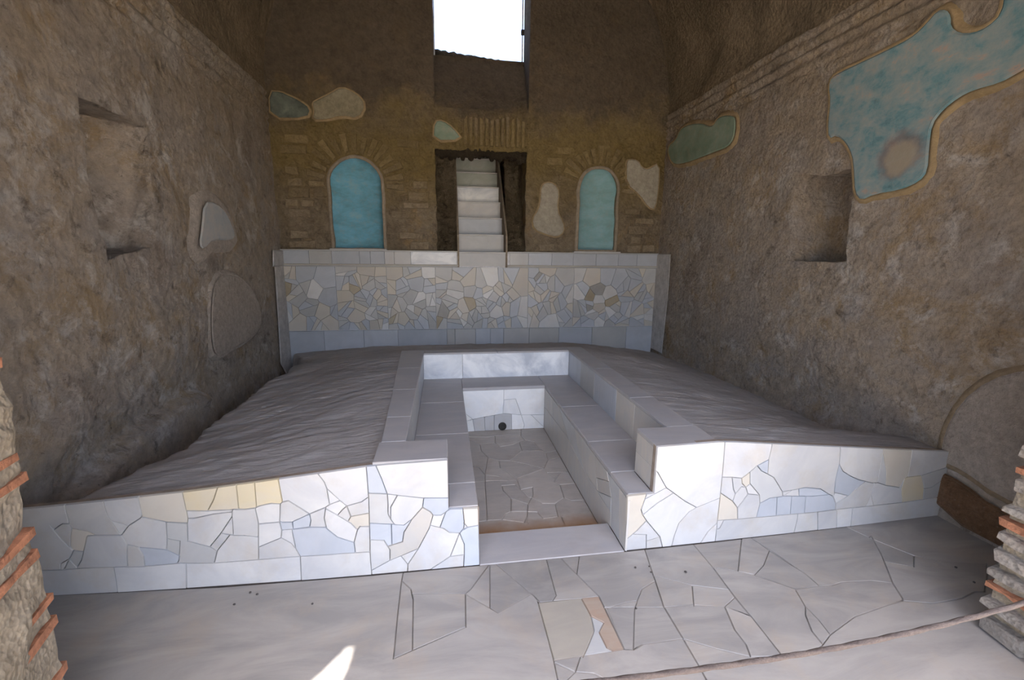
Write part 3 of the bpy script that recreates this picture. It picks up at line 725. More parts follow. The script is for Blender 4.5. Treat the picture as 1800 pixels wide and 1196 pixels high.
def add_box(lo, hi):
    s = len(v_); x0, y0, z0 = lo; x1, y1, z1 = hi
    v_.extend([(x0, y0, z0), (x1, y0, z0), (x1, y1, z0), (x0, y1, z0), (x0, y0, z1), (x1, y0, z1), (x1, y1, z1), (x0, y1, z1)])
    f_.extend([tuple(s + i for i in f) for f in ((0, 3, 2, 1), (4, 5, 6, 7), (0, 1, 5, 4), (1, 2, 6, 5), (2, 3, 7, 6), (3, 0, 4, 7))])
add_box((-4.0, 0.62, 3.42), (5.0, 1.33, 6.3))
wall_front = fix_normals(link('wall_front', v_, f_, M['jamb']))
tag(wall_front, 'ruined entrance wall with banded brick and mortar piers', kind='structure')
# brick bands of the left pier
def reveal_map(A, B, sgn):
    L = (B - A).length; t = (B - A) / L; n = Vector((-t.y, t.x)); n = n if n.x * sgn > 0 else -n
    def f(u, v, d):
        p = A + t * u + n * d; return Vector((p.x, p.y, v))
    return f, L
fm, L_ = reveal_map(A_L, B_L, 1)
rows = [1.62, 1.55, 1.36, 1.29, 1.145, 1.085, 1.02, 0.955, 0.785, 0.715, 0.555, 0.475, 0.30, 0.23, 0.08]
for z in rows:
    u = -0.012 + rb.uniform(-.008, .012)
    while u < L_ - 0.1:
        w = rb.uniform(0.2, 0.3); h = rb.uniform(0.034, 0.044)
        j = lambda: rb.uniform(-.005, .005)
        q = [(u + j(), z - h / 2 + j()), (u + w / 2, z - h / 2 + j()), (u + w + j(), z - h / 2 + j()), (u + w + j(), z + h / 2 + j()), (u + w / 2, z + h / 2 + j()), (u + j(), z + h / 2 + j())]
        piece('brick', q, fm, rb.uniform(0.002, 0.010), M['brick'], wall_front, 0.006, -0.06)
        u += w + 0.012
fm, L_ = reveal_map(A_R, B_R, -1)
z = 0.0; k = 0
while z < 1.7:
    h = rb.uniform(0.045, 0.10); u = -0.02
    red = k in (2, 6, 9)
    if red: h = 0.036
    while u < L_ - 0.1:
        w = rb.uniform(0.14, 0.28); j = lambda: rb.uniform(-.01, .01)
        q = [(u + j(), z + j()), (u + w / 2 + j(), z + j()), (u + w + j(), z + j()), (u + w + j(), z + h + j()), (u + w / 2 + j(), z + h + j()), (u + j(), z + h + j())]
        piece('brick' if red else 'pier_stone', q, fm, rb.uniform(0.02, 0.05), M['brick'] if red else M['jambstone'], wall_front, 0.006 if red else 0.016, -0.06)
        u += w + 0.014
    z += h + rb.uniform(0.012, 0.03); k += 1

# unseen roof added to block the sun; its hole shapes the sun patch
hole_floor = [(-0.40, 1.618), (-0.431, 1.60), (-0.436, 1.578), (-0.462, 1.55), (-0.474, 1.53), (-0.50, 1.495), (-0.522, 1.475), (-0.56, 1.40), (-0.60, 1.2), (-0.50, 0.9), (-0.44, 0.85), (-0.416, 1.46), (-0.402, 1.532)]
ZR = 3.44
hole = [(x - 0.1 * ZR / 3.49, y - ZR / 3.49) for x, y in hole_floor]
M['mortar_plain'] = plain('plain_mortar', (0.22, 0.18, 0.14), 0.95)
P = [(-4.0, -0.8), (5.0, -0.8), (5.0, 0.70), (-4.0, 0.70)]
vo, eo, fo, *_ = delaunay_2d_cdt([Vector(p) for p in P + hole], [(0, 1), (1, 2), (2, 3), (3, 0)] + [(4 + i, 4 + (i + 1) % len(hole)) for i in range(len(hole))], [], 0, 1e-6)
fo = [f for f in fo if not inside(sum(vo[i].x for i in f) / 3, sum(vo[i].y for i in f) / 3, hole)]
v_ = [(p.x, p.y, ZR) for p in vo]
sun_block_roof = link('ceiling', v_, [tuple(f) for f in fo], M['mortar_plain']); tag(sun_block_roof, 'added roof outside the entrance, holed to shape the sun patch', kind='structure')
mod = sun_block_roof.modifiers.new('thickness', 'SOLIDIFY'); mod.thickness = 0.015; mod.offset = 0

# floor and ground
floor = link('floor', [(XL - .05, 0.5, -.007), (XR + .05, 0.5, -.007), (XR + .05, 2.16, -.007), (XL - .05, 2.16, -.007)], [(0, 1, 2, 3)], M['jointdark'])
tag(floor, 'grey marble floor of large cracked slabs', kind='structure')
g_ = link('ground', [(-30, -40, -.03), (31, -40, -.03), (31, 0.52, -.03), (-30, 0.52, -.03), (31, 0.52, -.28), (-30, 0.52, -.28), (31, 40, -.28), (-30, 40, -.28)], [(0, 1, 2, 3), (3, 2, 4, 5), (5, 4, 6, 7)], M['ground'])
tag(g_, 'pale earth outside the entrance', kind='structure')
F1 = (500, 900, 500 / 1800); F2 = (900, 900, 500 / 1800); F3 = (1300, 850, 500 / 1728)
cr = []
for T, Ls in ((F1, [
    [(755, 370), (750, 395), (740, 450), (720, 620), (690, 930), (665, 1150), (640, 1500)],
    [(750, 445), (800, 490), (815, 560), (810, 880), (840, 1000), (850, 1150)],
    [(810, 520), (1145, 520), (1180, 490), (1300, 330)], [(1145, 520), (1148, 730), (690, 930)], [(1300, 340), (1300, 610)],
    [(1160, 530), (1350, 640), (1565, 520), (1350, 340)], [(1565, 520), (1612, 570)],
    [(1635, 825), (1460, 905), (1430, 960), (1200, 1090), (1000, 1250)], [(1660, 310), (1720, 530), (1700, 560)]]),
  (F2, [
    [(165, 575), (550, 535), (710, 870), (265, 940), (165, 575)], [(440, 550), (500, 660), (520, 750), (480, 850), (450, 918)],
    [(500, 660), (580, 700), (550, 760), (600, 860), (640, 882)], [(265, 940), (290, 1066), (330, 1250)],
    [(300, 285), (410, 395), (425, 285)], [(410, 395), (550, 535)], [(835, 225), (870, 330), (960, 600), (1080, 800), (1190, 990), (1300, 1200)],
    [(905, 405), (1140, 465), (1375, 492)], [(1140, 465), (1150, 595)], [(605, 612), (720, 575), (790, 565), (820, 490), (900, 440)], [(790, 565), (775, 620), (768, 876)],
    [(600, 606), (960, 605), (1150, 590), (1345, 600), (1410, 540)], [(1345, 600), (1410, 750), (1480, 840), (1510, 920)], [(1345, 600), (1512, 662)],
    [(1130, 185), (1155, 215), (1270, 350), (1410, 540), (1510, 660), (1700, 900), (1800, 1000), (2000, 1230)], [(1270, 350), (1430, 375), (1530, 400), (1590, 340), (1630, 240)], [(1455, 160), (1430, 375)],
    [(1500, 150), (1530, 180), (1630, 240), (1800, 355)], [(1530, 400), (1800, 495)], [(700, 872), (770, 875), (830, 840), (1080, 805), (1300, 870), (1510, 920), (1715, 915)],
    [(280, 960), (400, 1015), (430, 925)], [(400, 1015), (310, 1100)], [(400, 1015), (520, 1025), (700, 1120), (1250, 1110)]]),
  (F3, [
    [(0, 283), (90, 345), (180, 410), (400, 550), (480, 620), (560, 620), (620, 600), (800, 590), (930, 605)], [(0, 538), (90, 555), (340, 645), (480, 622)],
    [(340, 645), (400, 750), (400, 800), (440, 900), (505, 980), (470, 1010), (258, 1040)], [(400, 750), (480, 830), (550, 920), (505, 980)], [(550, 920), (700, 810), (900, 740), (992, 715)],
    [(800, 320), (860, 430), (930, 605), (990, 700), (995, 780), (1060, 840), (1080, 900), (1200, 1060), (1350, 1300)], [(600, 240), (690, 285), (820, 345), (1060, 440), (1250, 480), (1500, 490)], [(878, 475), (1060, 510), (1060, 440)],
    [(990, 715), (1180, 730), (1350, 700), (1430, 660), (1490, 660), (1505, 560), (1500, 490)], [(1490, 660), (1600, 640)], [(1060, 850), (1320, 910), (1430, 980), (1570, 1100), (1700, 1300)], [(1320, 910), (1460, 880), (1700, 860)]])):
    for L in Ls: cr.append([tuple(on_z(x, y).xy) for x, y in tr(T, L)])
def Yw(x): return 2.014 + (0.019 * x * x if x < 0 else 0) + (0.0078 * (x - .5) ** 2 if x > .5 else 0)
fo_out = [(XL - .02, 0.52), (XR + .02, 0.52), (XR + .02, 2.08), (2.4, 2.045), (1.5, 2.02), (0.958, 2.01), (0.153, 2.01), (-0.4, 2.012), (-1.1, 2.03), (XL - .02, 2.10)]
cr += [[(-3, 0.95), (4, 0.95)], [(-1.2, 0.4), (-1.2, 0.95)], [(0.1, 0.4), (0.1, 0.95)], [(1.5, 0.4), (1.5, 0.95)]]
def map_floor(u, v, d): return Vector((u, v, -.007 + d))
fseed = [((on_z(*tr(F2, [q])[0]).x, on_z(*tr(F2, [q])[0]).y), k) for q, k in [((350, 720), 'cream'), ((620, 820), 'tan'), ((530, 780), 'grey'), ((540, 600), 'tan')]]
rf = random.Random(5)
M['floor_cream'] = marble('marble_floor_cream', (0.37, 0.34, 0.29), (0.32, 0.295, 0.26), 0.6, 3.0, vary=0.05, dirt_amt=0.4)
M['floor_rust'] = marble('marble_floor_rust', (0.38, 0.31, 0.25), (0.36, 0.26, 0.20), 0.7, 6.0, vary=0.05, dirt=(0.45, 0.25, 0.16), dirt_amt=0.6)
for p in partition(fo_out, cr):
    k = pick(p, fseed); m = {'cream': M['floor_cream'], 'tan': M['floor_rust'], 'grey': M['grey']}.get(k, M['floorm'])
    o = region_piece('floor_slab', p, map_floor, 0.007 + rf.uniform(-.0012, .0012), m, floor, 0.0036)
    if o and k == 'cream': o['label'] = 'cream patch slab set into the floor'

# window
win = tag(link('window_1', *(lambda w: w)(([(-0.12, YB + 0.44, 4.13), (1.15, YB + 0.44, 4.13), (1.15, YB + 0.62, 4.13), (-0.12, YB + 0.62, 4.13), (-0.12, YB + 0.44, 4.155), (1.15, YB + 0.44, 4.155), (1.15, YB + 0.62, 4.155), (-0.12, YB + 0.62, 4.155)],
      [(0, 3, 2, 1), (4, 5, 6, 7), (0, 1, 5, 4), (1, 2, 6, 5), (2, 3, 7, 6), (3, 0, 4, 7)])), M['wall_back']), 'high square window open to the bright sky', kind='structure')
for lo, hi in (((-0.085, YB + .50, 4.155), (1.12, YB + .515, 4.172)), ((1.10, YB + .50, 4.155), (1.118, YB + .515, 5.69)), ((-0.088, YB + .50, 4.155), (-0.072, YB + .515, 5.69))):
    box('window_frame', lo, hi, M['frame'], win, 0.002)
m, nt, ns, ls, b = mat_new('window_glass')
tb = N(ns, 'ShaderNodeBsdfTransparent'); gl = N(ns, 'ShaderNodeBsdfGlossy'); gl.inputs['Roughness'].default_value = 0.03; mx = N(ns, 'ShaderNodeMixShader'); mx.inputs[0].default_value = 0.06
tb.inputs[0].default_value = (0.95, 0.97, 1, 1)
ls.new(tb.outputs[0], mx.inputs[1]); ls.new(gl.outputs[0], mx.inputs[2]); ls.new(mx.outputs[0], ns['Material Output'].inputs[0]); M['glass'] = m
box('pane', (-0.072, YB + .505, 4.172), (1.10, YB + .509, 5.69), M['glass'], win, 0)
box('bracket', (1.085, YB + .46, 4.50), (1.13, YB + .50, 4.56), M['iron'], win, 0.004)
rs = random.Random(21)
def rock(name, c, r, mat, parent=None, sub=2, flat=0.7):
    bm = bmesh.new(); bmesh.ops.create_icosphere(bm, subdivisions=sub, radius=1)
    s = rs.uniform(0, 50)
    for v in bm.verts:
        k = 1 + 0.28 * noise.noise(v.co * 1.4 + Vector((s, 0, 0))) + 0.12 * noise.noise(v.co * 4 + Vector((0, s, 0)))
        v.co = Vector((v.co.x * r[0], v.co.y * r[1], v.co.z * r[2])) * k + Vector(c)
    me = bpy.data.meshes.new(name); bm.to_mesh(me); bm.free(); me.materials.append(mat)
    o = bpy.data.objects.new(name, me); COL.objects.link(o)
    if parent: o.parent = parent
    return o
for k in range(12):                 # rubble on the window sill, higher to the left
    t = k / 11; rock('sill_stone', (-0.03 + 1.1 * t, YB + 0.58, 4.155 + 0.05 * (1 - t)), (0.09, 0.06, 0.075 - 0.045 * t), M['rubble'], win)

# ==================================================================== MARBLE PANELLING OF THE BACK WALL
YD = YB - 0.05
dado = tag(link('marble_panelling', *(lambda w: w)(([(XL + .03, YD + .012, 0.05), (XR - .03, YD + .012, 0.05), (XR - .03, YB + .01, 0.05), (XL + .03, YB + .01, 0.05), (XL + .03, YD + .012, 1.60), (XR - .03, YD + .012, 1.60), (XR - .03, YB + .01, 1.60), (XL + .03, YB + .01, 1.60)],
      [(0, 3, 2, 1), (4, 5, 6, 7), (0, 1, 5, 4), (1, 2, 6, 5), (2, 3, 7, 6), (3, 0, 4, 7)])), M['grout']), 'marble panelling of many small broken pieces along the back wall', 'panelling')
def map_dado(u, v, d): return Vector((u, YD + .012 - d, v))
def Xd(px, py=520): return on_y(px, py, YD).x
x0, x1 = XL + .03, XR - .03
# bottom slabs
xs = [x0, Xd(570, 595), Xd(640, 595), Xd(700, 595), Xd(786, 595), Xd(800, 595), Xd(836, 595), Xd(862, 595), Xd(885, 595), Xd(930, 595), Xd(982, 595), Xd(1040, 595), Xd(1100, 595), x1]
cols = ['blue', 'blue', 'blue', 'blue', 'grey', 'grey', 'blue', 'blue', 'grey', 'grey', 'blue', 'cream', 'blue']
cols[11] = 'grey'
for i in range(len(xs) - 1): piece('base_slab', [(xs[i], .06), (xs[i + 1], .06), (xs[i + 1], .565), (xs[i], .565)], map_dado, .014, M[cols[i]], dado, .003)
# upper slabs either side of the steps
for seq in ([x0, Xd(543, 452), Xd(583, 452), Xd(632, 452), Xd(651, 452), Xd(676, 452), Xd(693, 452), Xd(722, 452), Xd(803, 452)], [Xd(896, 452), Xd(929, 452), Xd(970, 452), Xd(1008, 452), Xd(1048, 452), Xd(1087, 452), Xd(1120, 452), x1]):
    for i in range(len(seq) - 1):
        k = rb.choice(['blue', 'grey', 'white', 'blue']) if seq[i + 1] < 1 else rb.choice(['blue', 'grey', 'blue'])
        if i == 7 and seq[0] < 0: k = 'veined'
        piece('upper_slab', [(seq[i], 1.437), (seq[i + 1], 1.437), (seq[i + 1], 1.603), (seq[i], 1.603)], map_dado, .014, M[k], dado, .0025)
for a, b in ((x0 - .02, Xd(806, 467)), (Xd(892, 467), x1 + .02)):
    box('moulding', (a, YD - .022, 1.424), (b, YD + .012, 1.437), M['cream'], dado, .003)
    box('moulding', (a, YD - .012, 1.408), (b, YD + .012, 1.4215), M['grey'], dado, .003)
    box('top_strip', (a, YD - .012, 1.603), (b, YB + .01, 1.618), M['grey'], dado, .003)
for a, b in ((Xd(580, 438), Xd(680, 438)), (Xd(1008, 443), Xd(1090, 443))): box('niche_sill', (a, YD - .02, 1.618), (b, YB + .06, 1.634), M['white'], dado, .003)
# broken pieces
rm = random.Random(4)
bnd = [x0] + [Xd(p) for p in (592, 681, 766, 928, 1008)] + [x1]
sp = [((Xd(1052, 510), on_y(1052, 510, YD).z), 'dark'), ((Xd(1037, 523), on_y(1037, 523, YD).z), 'brown'), ((Xd(1076, 531), on_y(1076, 531, YD).z), 'brown'), ((Xd(1073, 549), on_y(1073, 549, YD).z), 'whiteb'), ((Xd(1051, 528), on_y(1051, 528, YD).z), 'whiteb'),
      ((Xd(1053, 566), on_y(1053, 566, YD).z), 'whiteb'), ((Xd(755, 477), on_y(755, 477, YD).z), 'whiteb'), ((Xd(668, 474), on_y(668, 474, YD).z), 'cream'), ((Xd(826, 536), on_y(826, 536, YD).z), 'brown'), ((Xd(890, 540), on_y(890, 540, YD).z), 'tan'),
      ((Xd(868, 525), on_y(868, 525, YD).z), 'white'), ((Xd(778, 545), on_y(778, 545, YD).z), 'dark'), ((Xd(724, 523), on_y(724, 523, YD).z), 'dark2'), ((Xd(605, 520), on_y(605, 520, YD).z), 'cream'), ((Xd(568, 549), on_y(568, 549, YD).z), 'cream'), ((Xd(580, 566), on_y(580, 566, YD).z), 'tan')]
M['mosw'] = marble('marble_chip_white', (0.68, 0.67, 0.65), (0.56, 0.57, 0.59), 0.5, 4.0, vary=0.15); M['whiteb'] = M['mosw']; M['dark2'] = M['grey']
cells = []
for pi in range(len(bnd) - 1):
    a, b = bnd[pi] + .001, bnd[pi + 1] - .001; lo, hi = 0.569, 1.405
    pts = [(p, k) for p, k in sp if a < p[0] < b]; rr = {}
    for _ in range(170):
        u, v = rm.uniform(a, b), rm.uniform(lo, hi)
        r = rm.choice((0.07, 0.12, 0.16, 0.20)) + (0 if v < 1.1 else 0.25 * (v - 1.1))
        if all(math.hypot(u - p[0], (v - p[1]) * 0.9) > (r + rr.get(p, .08)) / 2 for p, k in pts): pts.append(((u, v), None)); rr[(u, v)] = r
    for i, (p, k) in enumerate(pts):
        poly = [(a, lo), (b, lo), (b, hi), (a, hi)]
        for j2, (q, _) in enumerate(pts):
            if j2 == i: continue
            mx_, my_ = (p[0] + q[0]) / 2, (p[1] + q[1]) / 2; nx, ny_ = q[0] - p[0], q[1] - p[1]; out = []
            for t in range(len(poly)):
                c, d = poly[t], poly[(t + 1) % len(poly)]
                sc_ = (c[0] - mx_) * nx + (c[1] - my_) * ny_; sd_ = (d[0] - mx_) * nx + (d[1] - my_) * ny_
                if sc_ <= 0: out.append(c)
                if (sc_ < 0 < sd_) or (sd_ < 0 < sc_): w = sc_ / (sc_ - sd_); out.append((c[0] + (d[0] - c[0]) * w, c[1] + (d[1] - c[1]) * w))
            poly = out
            if len(poly) < 3: break
        if len(poly) >= 3: cells.append((poly, k, pi))
def split_poly(poly):
    cx, cy = centroid(poly); t = rm.uniform(0, math.pi); nx, ny_ = math.cos(t), math.sin(t); o1, o2 = [], []
    cx += rm.uniform(-.02, .02); cy += rm.uniform(-.02, .02)
    for i in range(len(poly)):
        c, d = poly[i], poly[(i + 1) % len(poly)]
        a_ = (c[0] - cx) * nx + (c[1] - cy) * ny_; b_ = (d[0] - cx) * nx + (d[1] - cy) * ny_
        (o1 if a_ <= 0 else o2).append(c)
        if a_ * b_ < 0:
            w = a_ / (a_ - b_); q = (c[0] + (d[0] - c[0]) * w, c[1] + (d[1] - c[1]) * w); o1.append(q); o2.append(q)
    return [p for p in (o1, o2) if len(p) >= 3 and abs(area(p)) > 8e-4]
new = []
for poly, k, pi in cells:
    A = abs(area(poly)); top = centroid(poly)[1] > 1.2
    if k or A < .012 or rm.random() < (.75 if top else .25): new.append((poly, k, pi)); continue
    for q in split_poly(poly):
        if abs(area(q)) > .011 and rm.random() < .5: new += [(r_, None, pi) for r_ in split_poly(q)]
        else: new.append((q, None, pi))
cells = new
for poly, k, pi in cells:
    if not k:
        w = (['blue', 'grey', 'tan', 'cream', 'mosw', 'brown'], [28, 32, 22, 10, 7, 1]) if pi in (0, 1) else (['blue', 'grey', 'tan', 'cream', 'mosw', 'brown'], [32, 30, 16, 10, 10, 2]) if pi < 4 else (['blue', 'grey', 'tan', 'cream', 'mosw', 'dark'], [40, 20, 10, 12, 17, 1])
        k = rm.choices(w[0], w[1])[0]
    piece('marble_piece', poly, map_dado, .010 + rm.uniform(-.002, .002), M[k], dado, .0026)
print('mosaic pieces', len(cells))

# ==================================================================== WATER STAIR IN THE BACK WALL
stair = tag(empty('marble_stair', (0.515, YB, 1.42)), 'narrow flight of marble steps rising inside the back wall', 'stairs')
SX0, SX1, H_, D_ = 0.20, 0.825, 0.238, 0.206
zb = 1.42
M['stepgreen_dim'] = marble('marble_greenish_dim', (0.42, 0.44, 0.40), (0.30, 0.33, 0.27), 0.7, 4.0, vary=0.12)  # greenish marble, darkened to paint in the light falloff up the stair
for k in range(8):
    y = YD + k * D_; z0 = zb if k == 0 else 1.61 + (k - 1) * H_; z1 = 1.61 + k * H_
    st = box('step', (SX0, y, z0 + .0), (SX1, y + D_ + .02, z1 - .018), M['grey'] if k > 4 else M['blue'], stair, .002)
    if k in (0,): st.data.materials[0] = M['grey']
    if k in (1, 2, 3): st.data.materials[0] = M[('grey', 'blue', 'white')[k - 1]]
    if k in (4,): st.data.materials[0] = M['veined']
    if k >= 5: st.data.materials[0] = M['stepgreen_dim']
    tr_ = box('tread', (SX0, y - .014, z1 - .018), (SX1, y + D_ + .01, z1), M['white'], None, .003); reparent(tr_, stair)
for xx in (SX0 - .024, SX1):       # thin marble cheeks
    v_ = []
    for (y, z) in ((YD - .012, 1.405), (YD - .012, 1.83), (YD + 8 * D_, 1.83 + 8 * H_), (YD + 8 * D_, 1.405)):
        v_ += [(xx, y, z), (xx + .024, y, z)]
    o = fix_normals(link('cheek', v_, [(0, 2, 4, 6), (1, 3, 5, 7), (0, 1, 3, 2), (2, 3, 5, 4), (4, 5, 7, 6), (6, 7, 1, 0)], M['mortar'])); reparent(o, stair)
# rubble flanks either side of the steps and the walls of the shaft
def grid_surf(name, fn, nu, nv, mat, amp, sc, nrm, seed=0):
    v_ = []; f_ = []
    for i in range(nu + 1):
        for j in range(nv + 1):
            p = Vector(fn(i / nu, j / nv)); h = amp * fractal(p + Vector((seed, 0, 0)), sc, 5); v_.append(p + Vector(nrm) * h)
    for i in range(nu):
        for j in range(nv): a = i * (nv + 1) + j; f_.append((a, a + 1, a + nv + 2, a + nv + 1))
    return v_, f_
V_, F_ = [], []
def addg(v, f):
    s = len(V_); V_.extend(v); F_.extend([tuple(i + s for i in q) for q in f])
addg(*grid_surf('', lambda s, t: (-0.14 + (SX0 + .118) * s, YB + .06 + t * .22, 1.60 + t * 1.5), 14, 60, None, 0.06, 7, (0, -1, .2)))
addg(*grid_surf('', lambda s, t: (SX1 + .022 + .32 * s, YB + .05 + t * (.35 + .5 * s), 1.60 + t * 1.6), 14, 60, None, 0.06, 7, (0, -1, .2), 5))
for xx, sg in ((-0.12, 1), (1.13, -1)):
    addg(*grid_surf('', lambda s, t: (xx, YB + .25 + 1.6 * s, 1.5 + 2.2 * t), 26, 34, None, 0.04, 4, (sg, 0, 0)))
addg(*grid_surf('', lambda s, t: (-0.2 + 1.4 * s, YB + .25 + 1.6 * t, 2.95 + 0.45 * t), 26, 26, None, 0.04, 4, (0, 0, -1)))
addg(*grid_surf('', lambda s, t: (-0.2 + 1.4 * s, YB + 1.75, 1.5 + 2.2 * t), 16, 26, None, 0.03, 4, (0, -1, 0)))
o = link('shaft', V_, F_, M['rubble'], None); reparent(o, stair); o['label'] = 'dark rubble lining of the stair opening'
M['dkrubble'] = tuff('darkest_rubble', [(0.05, 0.04, 0.028), (0.085, 0.068, 0.047), (0.12, 0.096, 0.068)], 2.6, 1.6)  # darkest rubble tone, for stones near the top of the opening
for k in range(110):                  # loose rubble showing on the flanks of the opening
    if k % 2: x, t = rs.uniform(-.05, .15), rs.uniform(.02, .85); y, z = YB + .06 + t * .22, 1.60 + t * 1.5
    else: x, t = rs.uniform(.88, 1.06), rs.uniform(.02, .8); y, z = YB + .05 + t * (.35 + .5 * (x - .847) / .32), 1.60 + t * 1.6
    q = rs.uniform(.02, .045); reparent(rock('rubble_stone', (x, y - .06, z), (q, q, q * .75), M['dkrubble'] if t > .78 else M['rubble'], None, 2), stair)
for k in range(22):                  # ragged stones hanging along the top of the opening
    rock('edge_stone', (-0.06 + 1.14 * k / 21, YB + 0.06 + rs.uniform(-.02, .03), 2.875 + rs.uniform(-.03, .01)), (rs.uniform(.035, .06), .07, rs.uniform(.04, .10)), M['dkrubble'], wall_back, 2)

# ==================================================================== FRONT WALLS OF THE BATH
T1 = (30, 800, 400 / 1798); T2 = (430, 780, 420 / 1800); T3 = (1090, 760, 300 / 1631); T4 = (1380, 770, 320 / 1797)
def on_front(x, y):
    Y = 2.014
    for _ in range(5): p = on_y(x, y, Y); Y = Yw(p.x)
    return (p.x, p.z)
def map_front(u, v, d): return Vector((u, Yw(u) + .012 - d, v))
def core(name, xs, hfn, label):
    v_ = []; f_ = []
    for x in xs:
        h = hfn(x); y = Yw(x)
        v_ += [(x, y + .012, -.008), (x, y + .012, h - .004), (x, y + .045, h - .004), (x, y + .045, -.008)]
    for i in range(len(xs) - 1):
        a = 4 * i; b = a + 4
        for k in range(4): f_.append((a + k, a + (k + 1) % 4, b + (k + 1) % 4, b + k))
    n = 4 * (len(xs) - 1); f_ += [(0, 1, 2, 3), (n, n + 1, n + 2, n + 3)]
    return tag(fix_normals(link(name, v_, f_, M['joint'])), label, 'wall', 'front walls of the bath')
def lin(pts):
    def h(x):
        for (a, ha), (b, hb) in zip(pts, pts[1:]):
            if x <= b: return ha + (hb - ha) * (x - a) / (b - a)
        return pts[-1][1]
    return h
HLp = [(-2.06, .440), (-1.8, .458), (-1.185, .508), (-.383, .592), (-.30, .597), (-.001, .603)]
HRp = [(1.095, .605), (1.45, .611), (1.55, .604), (3.0, .443), (3.06, .436)]
def hl(x): return lin(HLp)(x) if x <= 0 else .333
def hr(x): return .335 if x < 1.095 else lin(HRp)(x)
par_l = core('front_wall', [-2.06, -1.8, -1.5, -1.185, -.8, -.383, -.2, -.001, .001, .152], hl, 'white broken-marble front wall left of the bath entrance, with yellow stained pieces')
par_r = core('front_wall', [.966, 1.094, 1.096, 1.3, 1.45, 1.55, 1.9, 2.3, 2.7, 3.06], hr, 'white broken-marble front wall right of the bath entrance, with blue-grey pieces')
out_l = [(-2.06, 0), (.154, 0), (.148, .318), (.146, .328), (0, .335)] + HLp[::-1]
out_r = [(.957, 0), (3.06, 0)] + HRp[::-1] + [(1.095, .337), (.945, .332)]
cl = []
for L in [
    [(-60, 925), (200, 915), (400, 905), (620, 890), (870, 885), (1010, 880), (1290, 855), (1560, 855), (1800, 838)], [(765, 890), (785, 1000), (800, 1140)], [(1335, 855), (1340, 1110)], [(120, 910), (125, 1160)],
    [(380, 420), (385, 440), (410, 545), (430, 580)], [(260, 560), (290, 600), (350, 670), (430, 745)], [(290, 590), (360, 545), (410, 545)], [(430, 580), (560, 605), (620, 635), (825, 635)], [(430, 580), (420, 650), (420, 720), (430, 745), (445, 755)],
    [(620, 635), (560, 640), (550, 650), (540, 700), (525, 765), (510, 830), (475, 890)], [(445, 755), (525, 765)], [(445, 755), (410, 825), (345, 860), (230, 780), (100, 650), (40, 600)], [(410, 825), (475, 892)], [(410, 825), (370, 905)], [(345, 860), (345, 910)], [(100, 760), (240, 800), (300, 830)],
    [(685, 380), (690, 405), (720, 490), (745, 520), (880, 560), (975, 500), (985, 480), (960, 360), (958, 340)], [(745, 520), (800, 610), (825, 635), (880, 560)], [(980, 490), (1180, 530), (1347, 540)],
    [(825, 635), (870, 710), (910, 715), (960, 730), (1180, 750), (1285, 800)], [(1180, 532), (1185, 670), (1180, 750)], [(1305, 290), (1310, 310), (1335, 430), (1350, 500), (1347, 540), (1350, 680), (1525, 725), (1580, 760), (1560, 858)],
    [(1185, 660), (1290, 680), (1285, 760), (1280, 830), (1265, 860)], [(960, 730), (1000, 800), (1010, 882)], [(870, 710), (870, 800), (875, 887)], [(1590, 250), (1580, 270), (1550, 360), (1510, 442)], [(1338, 440), (1510, 440), (1700, 432), (1800, 430)], [(1728, 225), (1750, 425)],
    [(1350, 500), (1400, 500), (1560, 465), (1700, 450), (1705, 430)], [(1700, 450), (1710, 635)], [(1690, 500), (1610, 620), (1525, 725)], [(1610, 620), (1710, 635), (1800, 638)], [(1680, 635), (1580, 760)]]: cl.append([on_front(*q) for q in tr(T1, L)])
